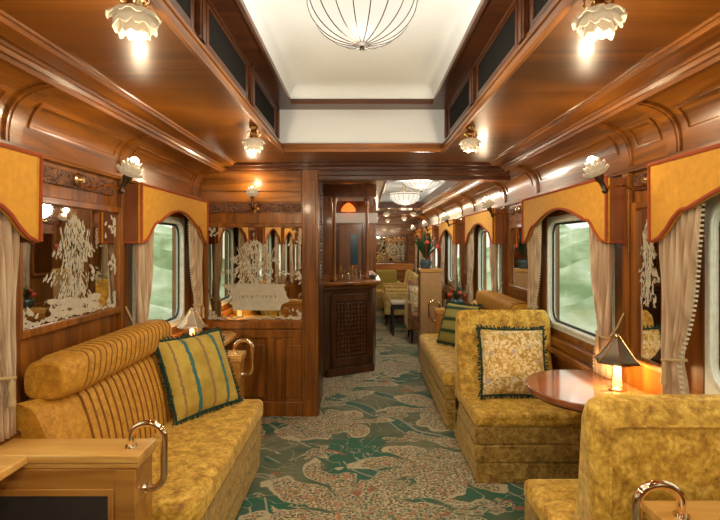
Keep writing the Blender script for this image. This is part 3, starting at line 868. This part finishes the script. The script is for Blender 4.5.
table_lamp('small pagoda-shaded lamp on the left ledge beside the striped cushion', (-1.21, 3.42, .731), plain('pale pewter', (.55,.45,.35), .35, .6), 1.2, .95)
# cable on the table
tag(MB().tube([(1.235,2.335,.744),(1.15,2.32,.744),(1.12,2.27,.744),(1.15,2.22,.744),(1.24,2.20,.744),(1.33,2.20,.744)], .0025, 6).build('lamp_cable', BLACK), 'thin black lamp cable looping over the right table', 'cable')

# D ended table
t = thing('dining_table', 'glossy round-ended table with brass lamp between the facing right chairs', 'table', (1.15, 2.41, 0))
def dshape(r, xe):
    pts = [(.212, -r), (.212, r)]
    for i in range(25):
        a = PI/2+PI*i/24; pts.append((.01+ (.325+xe)*math.cos(a), r*math.sin(a)))
    return pts
MB().prism(dshape(.33, 0), 'z', .708, .74).build('tabletop', WT, t, bevel=.006, seg=3)
MB().prism(dshape(.29, -.035), 'z', .690, .708).build('underframe', WD, t)
MB().tube([(.0,0,.03),(.0,0,.69)], .022, 14).build('post', BLACK, t)
MB().lathe([(.0001,0),(.15,0),(.15,.012),(.06,.03),(.0001,.03)], (0,0,0), 24).build('floor_plate', BLACK, t)

# ------------------------------------------------------------------ upholstery
def banded_base(m, x0, x1, y0, y1, ztop, bands=3):
    h = (ztop-.02)/bands
    for k in range(bands):
        z0 = .02+k*h; i = .006 if k == 0 else 0
        m.box(x0+i, x1-i, y0+i, y1-i, z0+.002, z0+h-.004)
    m.box(x0+.012, x1-.012, y0+.012, y1-.012, 0, ztop)
    return m
def lounge_chair(label, loc, rz, mat):
    t = thing('lounge_chair', label, 'chair', loc, rz, 'gold velvet lounge chairs')
    w, d = .333, .33
    banded_base(MB(), -w, w, -d, d-.02, .35).build('base', VEL2, t, bevel=.008)
    # seat cushion, slightly crowned
    def fn(u, v):
        x = -w-.004+(2*w+.008)*u; y = -d-.012+(2*d-.05)*v
        return (x, y, .435+.018*math.sin(PI*u)*math.sin(PI*min(1, v*1.1)))
    m = MB(); n = 14; top = []
    m.grid(fn, n, n)
    k = len(m.v)
    m.grid(lambda u, v: (-w-.004+(2*w+.008)*u, -d-.012+(2*d-.05)*v, .345), n, n)
    def edge(i): 
        return i
    rim = [i for i in range(n+1)]+[(j)*(n+1)+n for j in range(1, n+1)]+[n*(n+1)+i for i in range(n-1, -1, -1)]+[j*(n+1) for j in range(n-1, 0, -1)]
    for a, b in zip(rim, rim[1:]+rim[:1]): m.f.append((a, b, b+k, a+k))
    m.build('seat_cushion', mat, t, bevel=.028, seg=3)
    # back: side profile flares to the seat, rounded top
    prof = [(.33,.02),(.335,.55),(.325,.86),(.312,.935),(.285,.972),(.25,.98),(.215,.962),(.197,.925),(.185,.80),(.168,.64),(.13,.50),(.10,.44),(.10,.40)]
    us = [0,.004,.01,.02,.032,.048,.065,.08]; us = us+[.2,.35,.5,.65,.8]+[1-q for q in us[::-1]]
    m = MB(); cols = len(us)-1; vs = []; fs = []; npf = len(prof)
    for c in range(cols+1):
        u = us[c]; x = -w+2*w*u
        e = max(0, 1-min(u, 1-u)*2*w/.05)     # rounded shoulders
        drop = .05*(1-math.sqrt(max(0, 1-e*e)))
        pin = .025*(1-math.sqrt(max(0, 1-e*e)))
        for (y, z) in prof:
            zz = z-drop*max(0, (z-.75)/.23) if z > .75 else z
            yy = y-pin*(1 if y > .26 else -1)*(1 if z > .1 else 0)
            vs.append((x, yy, zz))
    for c in range(cols):
        for i in range(npf):
            j = (i+1) % npf; fs.append((c*npf+i, c*npf+j, (c+1)*npf+j, (c+1)*npf+i))
    fs += [tuple(range(npf)), tuple(cols*npf+i for i in range(npf))[::-1]]
    m.add(vs, fs)
    bk = m.build('backrest', mat, t, bevel=.012, seg=3)
    MB().tube([(-w+.035,.338,.10),(-w+.035,.339,.55),(-w+.035,.330,.86),(-w+.045,.325,.90),(-w+.065,.322,.905),(w-.065,.322,.905),(w-.045,.325,.90),(w-.035,.330,.86),(w-.035,.339,.55),(w-.035,.338,.10)], .005, 8).build('piping', VEL, bk)
    return t
lounge_chair('gold velvet lounge chair facing the viewer with a damask cushion on it', (1.02, 3.235, 0), 0, VEL)
lounge_chair('gold velvet lounge chair seen from behind, nearest right', (1.038, 1.76, 0), PI, VEL)

def sofa(label, loc, rz, Ln, cut=(.07,.14), g='gold velvet wall sofas'):
    t = thing('wall_sofa', label, 'sofa', loc, rz, g)
    h = Ln/2
    banded_base(MB(), -.34, .345, -h+.01, h-.01, .34).build('base', VEL2, t, bevel=.01)
    pl = []
    r = .10
    for cx, cy, a in ((.36-r, h-r*.4, 0), (-.2, h-.0, PI/2), (-.2, -h, PI), (.36-r, -h+r, 1.5*PI)):
        rr = r if a != 0 else r*.4
        if a in (PI/2, PI): pl.append((cx, cy)); continue
        for i in range(7):
            q = a+PI/2*i/6; pl.append((.36-rr+rr*math.cos(q), (h-rr if a == 0 else -h+rr)+rr*math.sin(q)))
    MB().prism(pl, 'z', .335, .45).build('seat_cushion', VEL, t, bevel=.03, seg=4)
    # pleated back
    def rib(y, amp):
        e = min(1, max(0, (y+h-.16)/.03)) * min(1, max(0, (h-.05-y)/.03))
        return amp*e*(abs(math.sin(PI*y/.054))**.7)
    ny = int(Ln/.0065)
    def back(u, v):
        y = -h+.01+(Ln-.02)*u
        x = -.11-.12*v; z = .42+.42*v
        endr = .05*max(0, 1-min(u, 1-u)*Ln/.08)**2
        b = rib(y-.06*v, .011)*(1 if v < .97 else .3)+.03*math.sin(PI*min(1,v*.9+.1))
        if v > .9: x -= .05*((v-.9)/.1)**2; z += .0
        return (x+b*.95-endr, y, z*1.0+b*.3)
    m = MB(); m.grid(back, ny, 16); k = len(m.v)
    m.grid(lambda u, v: (-.36, -h+.01+(Ln-.02)*u, .42+.40*v), ny, 16)
    rim = [i for i in range(ny+1)]+[j*(ny+1)+ny for j in range(1, 17)]+[16*(ny+1)+i for i in range(ny-1, -1, -1)]+[j*(ny+1) for j in range(15, 0, -1)]
    for a, b in zip(rim, rim[1:]+rim[:1]): m.f.append((a, b, b+k, a+k))
    pb = m.build('pleated_back', VELB, t)
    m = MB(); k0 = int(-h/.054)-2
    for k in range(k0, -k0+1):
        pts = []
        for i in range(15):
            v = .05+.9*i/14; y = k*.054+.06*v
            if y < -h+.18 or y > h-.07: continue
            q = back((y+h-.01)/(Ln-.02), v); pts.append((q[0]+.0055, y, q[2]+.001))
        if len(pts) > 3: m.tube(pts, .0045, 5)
    m.build('pleat_shade', PLEAT_SHADE, pb)  # added dark cords draw the shade of the pleat valleys
    # head roll
    yh0, yh1 = -h+cut[0], h-cut[1]; RX, RZ = -.268, .905
    Lr = yh1-yh0; nr = int(Lr/.0065)
    vs = []; fs = []; seg = 28; m = MB()
    for i in range(nr+1):
        y = yh0+Lr*i/nr; e = min(1, min(i, nr-i)*Lr/nr/.05); sc_ = math.sqrt(max(.0, 1-(1-e)**2))*.16+.84
        for kq in range(seg):
            a = 2*PI*kq/seg
            bb = .008*(abs(math.sin(PI*(y-.04*math.sin(a))/.048))**.7)*min(1, max(0, (y-yh0-.08)/.03))*min(1, max(0, (yh1-y-.04)/.03))
            cx, cz = math.cos(a), math.sin(a)
            sx = math.copysign(abs(cx)**.62, cx); sz = math.copysign(abs(cz)**.62, cz)
            vs.append((RX+(.090+bb)*sc_*sx, y, RZ+(.080+bb)*sc_*sz))
    for i in range(nr):
        for kq in range(seg): l = (kq+1) % seg; fs.append((i*seg+kq, i*seg+l, (i+1)*seg+l, (i+1)*seg+kq))
    fs += [tuple(range(seg)), tuple(nr*seg+q for q in range(seg))[::-1]]
    hr = m.add(vs, fs).build('head_roll', VELB, t)
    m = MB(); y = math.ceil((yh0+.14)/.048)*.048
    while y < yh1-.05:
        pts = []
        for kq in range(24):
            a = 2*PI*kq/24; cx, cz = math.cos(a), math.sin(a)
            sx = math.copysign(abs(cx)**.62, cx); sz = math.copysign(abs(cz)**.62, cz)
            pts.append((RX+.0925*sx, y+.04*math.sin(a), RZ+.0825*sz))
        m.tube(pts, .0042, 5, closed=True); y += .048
    m.build('pleat_shade', PLEAT_SHADE, hr)  # dark rings draw the shade between the roll's pleats
    return t
sofa('long pleated gold velvet sofa along the left wall with a head roll', (-1.0, 2.49, 0), 0, 1.30)
sofa('gold velvet sofa along the right wall beyond the pillow chair', (1.0, 4.60, 0), PI, 1.70, (.45,.03))

def cushion(label, mat, origin, u, v, size, thick, trimmat=GREENC, group=None, fringe=True):
    u = Vector(u).normalized(); v = Vector(v); v = (v-u*v.dot(u)).normalized(); n = u.cross(v)
    t = thing('cushion', label, 'cushion', origin, 0, group)
    M = Matrix.Translation(Vector(origin)) @ Matrix(((u.x, -n.x, v.x, 0), (u.y, -n.y, v.y, 0), (u.z, -n.z, v.z, 0), (0,0,0,1)))
    t.matrix_world = M
    a = size/2; m = MB(); n_ = 18
    def side(s):
        def fn(p, q):
            x, z = 2*p-1, 2*q-1
            th = (max(0, (1-abs(x)**2.6)*(1-abs(z)**2.6)))**.5
            pin = 1-.06*(1-abs(x))*1-.0
            kx = a*x*(1-.05*(1-z*z)); kz = a*z*(1-.05*(1-x*x))
            return (kx, s*thick/2*th, a+kz)
        return fn
    m.grid(side(-1), n_, n_).grid(side(1), n_, n_)
    m.build('cover', mat, t)
    pts = []
    f = side(1)
    for i in range(n_): pts.append(f(i/n_, 0))
    for i in range(n_): pts.append(f(1, i/n_))
    for i in range(n_): pts.append(f(1-i/n_, 1))
    for i in range(n_): pts.append(f(0, 1-i/n_))
    mm = MB().tube(pts, .008, 6, closed=True)
    rn = random.Random(2)
    for p in pts:
        for q in range(5):
            c = Vector(p)+Vector((rn.uniform(-.013,.013), rn.uniform(-.01,.01), rn.uniform(-.013,.013)))
            dd = Vector((p[0], 0, p[2]-a)).normalized()*.017
            mm.tube([c, c+dd], .004, 4)
    mm.build('fringe', trimmat, t)
    return t
cushion('olive gold cushion with teal stripes leaning on the left sofa', STR, (-.905, 2.865, .462), (.27,.43,0), (-.15,.095,.40), .47, .15)
cushion('cream damask cushion with green fringe on the pillow chair', DAM, (.995, 3.125, .466), (1,.02,-.02), (-.05,.10,.42), .435, .13)
cushion('green banded cushion leaning on the far right sofa', GST, (.90, 4.72, .465), (.3,-.38,0), (.12,.09,.40), .42, .13)

# ------------------------------------------------------------------ bar
t = thing('bar_counter', 'dark mahogany bar counter with carved lattice front past the partition', 'bar counter', (-.3, 5.7, 0))
foot = [(-.90,5.25),(-.40,5.25),(.13,5.55),(.16,5.75),(.16,6.55),(-.90,6.55)]
def loc2(ps): return [(x+.3, y-5.7) for x, y in ps]
MB().prism(loc2(foot), 'z', .0, .965).build('body', WB, t, bevel=.01)
topp = [(-.90,5.17),(-.38,5.17),(.18,5.48),(.23,5.60),(.23,6.60),(-.90,6.60)]
MB().prism(loc2(topp), 'z', .995, 1.045).build('counter_top', WX, t, bevel=.02, seg=3)
MB().prism(loc2([(-.90,5.21),(-.39,5.21),(.155,5.52),(.19,5.64),(.19,6.57),(-.90,6.57)]), 'z', .955, .995).build('counter_moulding', WD, t, bevel=.008)
# lattice panel on the angled front
A = Vector((-.40,5.25,0)); B = Vector((.13,5.55,0)); dv = (B-A).normalized(); nv = Vector((dv.y, -dv.x, 0))
def onface(s, z, o): p = A+dv*s+nv*o; return (p.x+.3, p.y-5.7, z)
Lf = (B-A).length
m = MB()
def fbox(m, s0, s1, z0, z1, o0, o1):
    vs = [onface(s0,z0,o0), onface(s1,z0,o0), onface(s1,z0,o1), onface(s0,z0,o1), onface(s0,z1,o0), onface(s1,z1,o0), onface(s1,z1,o1), onface(s0,z1,o1)]
    m.add(vs, [(0,3,2,1),(4,5,6,7),(0,1,5,4),(1,2,6,5),(2,3,7,6),(3,0,4,7)])
for k in range(9): s = .14+k*.042; fbox(m, s, s+.014, .22, .80, 0, .022)
for k in range(13): z = .22+k*.0475; fbox(m, .13, .50, z, z+.014, 0, .018)
m.build('lattice_panel', WD, t, bevel=.003)
m = MB(); fbox(m, .06, .12, .10, .90, 0, .02); fbox(m, .51, .57, .10, .90, 0, .02); fbox(m, .06, .57, .82, .90, 0, .02); fbox(m, .06, .57, .10, .19, 0, .02); fbox(m, 0, Lf, 0, .09, 0, .03)
m.build('front_frame', WB, t, bevel=.004)
for k, (x, y, lb) in enumerate(((-.31, 5.36, 'slim turned red mahogany column at the left of the bar counter'), (.06, 5.72, 'slim turned red mahogany column at the right of the bar counter'))):
    tt = thing('bar_column', lb, 'column', (x, y, 1.046))
    MB().lathe([(.0001,0),(.04,0),(.04,.03),(.024,.05),(.020,.12),(.016,.45),(.020,.80),(.026,.86),(.036,.90),(.036,.93),(.0001,.93)], (0,0,0), 18).build('shaft', WZ, tt)
    MB().lathe([(.0001,-.0),(.05,0),(.05,.012),(.0001,.012)], (0,0,0), 18).build('foot', WD, tt)
tag(MB().box(-.95, .16, 5.28, 5.36, 1.98, 2.12).box(.02, .14, 5.36, 6.6, 1.98, 2.12).box(-.36,.14,5.36,5.8,1.978,1.99).build('bar_canopy', WD, bevel=.006), 'dark wood canopy frame on the columns above the bar', 'canopy')
# bar back wall with cupboard
t = thing('bar_back_cabinet', 'tall wooden cabinet with blue glass door behind the bar', 'cabinet', (-.4, 6.86, 0))
MB().box(-.98, .60, 0, .14, 0, 2.12).build('body', WZ, t, bevel=.006)
dr = MB().box(.07, .40, -.025, 0, .95, 1.73).build('door', wood('honey cupboard wood', (.20,.08,.025), (.36,.16,.05), 'z'), t, bevel=.006)
MB().box(.24, .335, -.034, -.024, 1.18, 1.60).build('blue_glass', BLUEG, dr)
MB().ring([(.225,1.165),(.35,1.165),(.35,1.615),(.225,1.615)], [(.24,1.18),(.335,1.18),(.335,1.60),(.24,1.60)], 'y', -.036, -.024).build('glass_bead', WD, dr)
MB().box(.02, .62, -.12, 0, 1.76, 1.90).build('lit_pelmet', WPANEL, t, bevel=.004)
MB().box(.02, .06, -.06, 0, .95, 1.76).box(.41, .47, -.06, 0, .95, 1.76).build('pilaster', WD, t, bevel=.004)
t = thing('red_lamp', 'small glowing red-orange lamp on top of the lit pelmet behind the bar', 'lamp', (-.19, 6.68, 1.905))
MB().lathe([(.0001,0),(.03,0),(.03,.01),(.0001,.012)], (0,0,0), 14).build('base', BRASS, t)
MB().lathe([(.10,.012),(.095,.05),(.06,.10),(.02,.13),(.0001,.132)], (0,0,0), 20).build('glass_shade', REDL, t)
rn = random.Random(11)
for k, (x, y, h, kind) in enumerate(((-.22,5.5,.11,'g'),(-.15,5.6,.09,'g'),(-.08,5.62,.12,'g'),(-.02,5.75,.09,'g'),(-.26,5.75,.17,'b'),(-.12,5.85,.15,'b'))):
    pos = ['leftmost', 'second from left', 'middle', 'rightmost', 'left', 'right'][k]
    if kind == 'g':
        o = MB().lathe([(.0001,0),(.024,0),(.03,h*.5),(.032,h),(.029,h),(.026,h*.5),(.02,.008),(.0001,.008)], (0,0,0), 14).build('drinking_glass', GLB, loc=(x,y,1.046))
        tag(o, 'small clear glass on the bar top, %s of the four glasses' % pos, 'glass', 'glasses on the bar')
    else:
        tt = thing('bottle', 'small amber bottle on the bar top, %s one of two' % pos, 'bottle', (x,y,1.046), 0, 'bottles on the bar')
        MB().lathe([(.0001,0),(.028,0),(.028,h*.55),(.012,h*.75),(.011,h),(.0001,h)], (0,0,0), 14).build('body', plain('amber glass %d' % k, (.30,.12,.03), .1), tt)
        MB().lathe([(.013,h-.015),(.013,h+.005),(.0001,h+.006)], (0,0,0), 10).build('cap', BRASS, tt)
t = thing('napkin_bowl', 'white flower-filled bowl at the right end of the bar top', 'bowl', (.12, 5.75, 1.046))
MB().lathe([(.0001,0),(.035,0),(.07,.045),(.066,.047),(.03,.01),(.0001,.01)], (0,0,0), 18).build('bowl', CERAM, t)
m = MB()
for k in range(12): m.add(*[(lambda b: (b.v, b.f))(ball((rn.uniform(-.04,.04), rn.uniform(-.04,.04), .05+rn.uniform(0,.03)), .018, 1.0))][0])
m.build('petals', plain('white pink petals', (.8,.62,.52), .7), t)

# ------------------------------------------------------------------ far saloon
m = MB().box(-1.45, .25, YP+.1, 8.6, 2.13, 2.16).box(1.06, 1.12, YP+.1, 8.6, 2.13, 2.26).box(.25, 1.06, YP+.1, 4.4, 2.13, 2.16).box(-1.45, 1.12, 8.6, YE, 2.13, 2.16)
struct(m.build('ceiling_far', WCE, smooth=False))
m = MB().box(.25, .27, 4.4, 8.6, 2.11, 2.22).box(1.025, 1.052, 4.4, 8.6, 2.112, 2.225).box(.25, 1.06, 8.58, 8.6, 2.11, 2.22).box(.25,1.06,4.4,4.42,2.11,2.22)
trim(m, WD, .003)
tray(.26, 1.05, 4.41, 8.59, 2.22, 'ceiling_far_tray', .16)
struct(MB().box(.1, 1.2, 4.2, 8.8, 2.40, 2.43).build('ceiling_far_roof', WD))
trim(MB().box(-1.4, 1.38, 11.5, 11.55, 1.95, 2.12).box(-1.4, 1.38, 9.6, 9.66, 2.06, 2.13), WDX, .004)

# end wall mirror, sideboard, sofa
t = thing('end_wall_mirror', 'wide etched mirror on the distant end wall', 'mirror', (.6, YE, 1.03))
MB().box(-.50, .50, -.02, -.001, 0, .62).build('mirror_glass', MIR, t)
MB().ring([(-.54,-.04),(.54,-.04),(.54,.66),(-.54,.66)], [(-.50,0),(.50,0),(.50,.62),(-.50,.62)], 'y', -.04, -.001).build('frame', WD, t, bevel=.005)
rn = random.Random(8); m = MB()
for c in (-.35,-.12,.12,.35): 
    for k in range(46): leaf(m, c+rn.gauss(0,.05), .06+rn.random()*.5, .03, .012, rn.uniform(0,3), .023, 'y', -1)
m.xform(Matrix.Translation((0,-.0202,0)))
m.build('etching', ETCH, t, smooth=False)
t = thing('sideboard', 'long wooden sideboard, orange glow in its top colour, beneath the distant end mirror', 'cabinet', (.5, 11.78, 0))
MB().box(-.75, .72, -.20, .18, 0, .84).build('body', WX, t, bevel=.006)
MB().box(-.78, .75, -.24, .20, .84, 1.0).build('top', wood('wood with painted orange glow', (.34,.11,.02), (.60,.22,.04), 'x'), t, bevel=.01)  # orange lamplight on the top is put into the wood colour
t = thing('end_sofa', 'green-gold sofa standing against the distant sideboard', 'sofa', (.42, 11.2, 0))
MB().box(-.40, .40, -.30, .28, .0, .42).build('seat', FAB2, t, bevel=.03, seg=3)
MB().box(-.40, .40, .12, .32, .40, .86).build('backrest', plain('green gold cloth', (.36,.29,.05), .8), t, bevel=.04, seg=3)
MB().box(-.47, -.40, -.30, .30, 0, .60).box(.40, .47, -.30, .30, 0, .60).build('armrests', FAB2, t, bevel=.02)

def armchair(label, loc, rz, mat=FAB2):
    t = thing('armchair', label, 'armchair', loc, rz, 'distant gold armchairs')
    MB().box(-.27, .27, -.30, .22, .20, .44).build('seat', mat, t, bevel=.03, seg=3)
    MB().prism([(.16,.38),(.30,.38),(.36,.86),(.33,.90),(.26,.90),(.23,.86)], 'x', -.27, .27).build('backrest', mat, t, bevel=.025, seg=3)
    for s in (-1, 1):
        MB().box(s*.27, s*.33, -.27, .28, .20, .60).build('armrest', mat, t, bevel=.02, seg=3)
        MB().tube([(s*.26,-.25,.2),(s*.27,-.27,0)], [.02,.012], 8).build('leg', BLACK, t)
        MB().tube([(s*.26,.22,.2),(s*.27,.26,0)], [.02,.012], 8).build('leg', BLACK, t)
    return t
for i, (x, y, a) in enumerate(((.74, 10.45, 0), (.73, 9.65, 0), (.72, 8.85, 0))):
    armchair('beige gold armchair on the right of the far aisle, %s' % ['furthest of three in line', 'middle of three in line', 'nearest of three in line'][i], (x, y, 0), -PI/2-.05*i)
armchair('brown-backed armchair with a red flower cushion behind the tall screen', (1.0, 7.3, 0), 0, velvet('brown velvet', (.10,.04,.015), (.22,.09,.03), (.34,.15,.05)))
cushion('cream cushion with red flower on the brown-backed armchair', DAM, (.93, 7.22, .475), (1,0,.06), (-.05,.25,1), .36, .10, LACE)
t = thing('side_table', 'small dark side table with pale top in the far aisle', 'table', (.66, 7.85, 0))
MB().box(-.19, .17, -.2, .2, .50, .535).build('tabletop', LACE, t, bevel=.006)
MB().box(-.18, .16, -.19, .19, .42, .50).build('apron', BLACK, t)
for sx in (-.165, .145):
    for sy in (-.17, .17): MB().box(sx-.018, sx+.018, sy-.018, sy+.018, 0, .42).build('leg', BLACK, t)
t = thing('tall_screen', 'tall beige wood end screen behind the far right sofa', 'screen', (.84, 5.95, 0))
MB().box(-.13, .13, -.12, .12, 0, 1.12).build('panel', PALE, t, bevel=.006)
MB().box(-.14, .14, -.13, .13, 1.12, 1.16).build('cap_rail', WO, t, bevel=.006)

def plant(label, loc, H, sp, n, flowers_=4, seed=1, pot=True):
    rn = random.Random(seed); t = thing('potted_plant', label, 'plant', loc)
    MB().lathe([(.0001,0),(.045,0),(.07,.04),(.075,.08),(.06,.10),(.062,.11),(.05,.11),(.05,.09),(.0001,.085)], (0,0,0), 20).build('pot', CERAM, t)
    m = MB(); s = MB()
    for k in range(n):
        a = rn.uniform(0, 2*PI); tilt = rn.uniform(.05, .9); Lb = H*rn.uniform(.55, 1.0)
        pts = []
        for i in range(7):
            q = i/6; r = sp*tilt*q**1.4; z = .09+Lb*(q-.35*tilt*q*q)
            pts.append(Vector((r*math.cos(a), r*math.sin(a), z)))
        side = Vector((-math.sin(a), math.cos(a), .1))
        vs = []; fs = []
        for i, p in enumerate(pts):
            wd = .020*math.sin(PI*min(.98, .12+.86*i/6))
            vs += [p-side*wd, p+side*wd]
        for i in range(6): fs.append((2*i, 2*i+1, 2*i+3, 2*i+2))
        m.add(vs, fs)
    m.build('leaves', DGREEN, t, solid=.0015)
    m = MB()
    for k in range(flowers_):
        a = rn.uniform(0, 2*PI); r = sp*rn.uniform(.1,.7); z = .09+H*rn.uniform(.25,.7)
        b_ = ball((r*math.cos(a), r*math.sin(a), z), .028, .9); m.add(b_.v, b_.f)
        m.tube([(0,0,.09),(r*math.cos(a), r*math.sin(a), z)], .003, 5)
    m.build('flowers', REDF, t)
plant('tall dark leafy potted palm with red blooms on the screen top', (.79, 5.95, 1.161), .42, .25, 60, 6, 3)
plant('low potted plant with a red bloom on the far cabinet top', (1.10, 5.56, .721), .20, .14, 34, 4, 5)

# ------------------------------------------------------------------ outside
def grass_mat():
    m, nt, b = new_mat('hazy green grass bank')
    n = N(nt, 'ShaderNodeTexNoise', i_Scale=.9, i_Detail=5.0); L(nt, coords(nt, (1,.35,1.6)), n.inputs['Vector'])
    L(nt, ramp(nt, n.outputs[0], [(.35, (.20,.27,.13)), (.5, (.38,.45,.27)), (.65, (.62,.66,.50))]), b.inputs['Base Color'])
    b.inputs['Roughness'].default_value = 1.0; return m
GR = grass_mat()
for sg in (-1, 1):
    rn = random.Random(5+sg)
    def fn(u, v):
        y = -14+44*u; x = 2.6+9*v; z = -1.3+3.6*(v**.8)+.25*math.sin(y*1.3+v*4)+.18*math.sin(y*2.9+v*9)
        return (sg*x, y, z)
    o = MB().grid(fn, 90, 24).build('ground_bank', GR); struct(o)
struct(MB().box(-30, 30, -30, 45, -1.6, -1.5).build('ground', GR))

w = bpy.data.worlds.new('World'); sc.world = w; w.use_nodes = True
bg = w.node_tree.nodes['Background']
tc = w.node_tree.nodes.new('ShaderNodeTexCoord'); sp = w.node_tree.nodes.new('ShaderNodeSeparateXYZ')
L(w.node_tree, tc.outputs['Generated'], sp.inputs[0])
cc = ramp(w.node_tree, sp.outputs[2], [(0.0, (.86,.90,.78)), (.4, (.90,.94,.88)), (1, (.85,.92,.92))])
L(w.node_tree, cc, bg.inputs[0]); bg.inputs[1].default_value = .9

# ------------------------------------------------------------------ camera
cam = bpy.data.cameras.new('camera'); co = bpy.data.objects.new('camera', cam); COL.objects.link(co)
co.location = (0, 0, 1.45); co.rotation_euler = (PI/2, 0, 0)
cam.sensor_fit = 'HORIZONTAL'; cam.sensor_width = 36; cam.lens = 480/720*36
cam.shift_x = -2/720; cam.shift_y = -15/720; cam.clip_start = .05; cam.clip_end = 200
sc.camera = co
vs = sc.view_settings
sc.display_settings.display_device = 'sRGB'
vs.view_transform = 'Standard'; vs.look = 'None'; vs.gamma = 1; vs.exposure = 1.0; vs.use_curve_mapping = False
sc.cycles.use_denoising = True
sc.cycles.max_bounces = 8; sc.cycles.diffuse_bounces = 5; sc.cycles.glossy_bounces = 4
sc.cycles.sample_clamp_indirect = 6
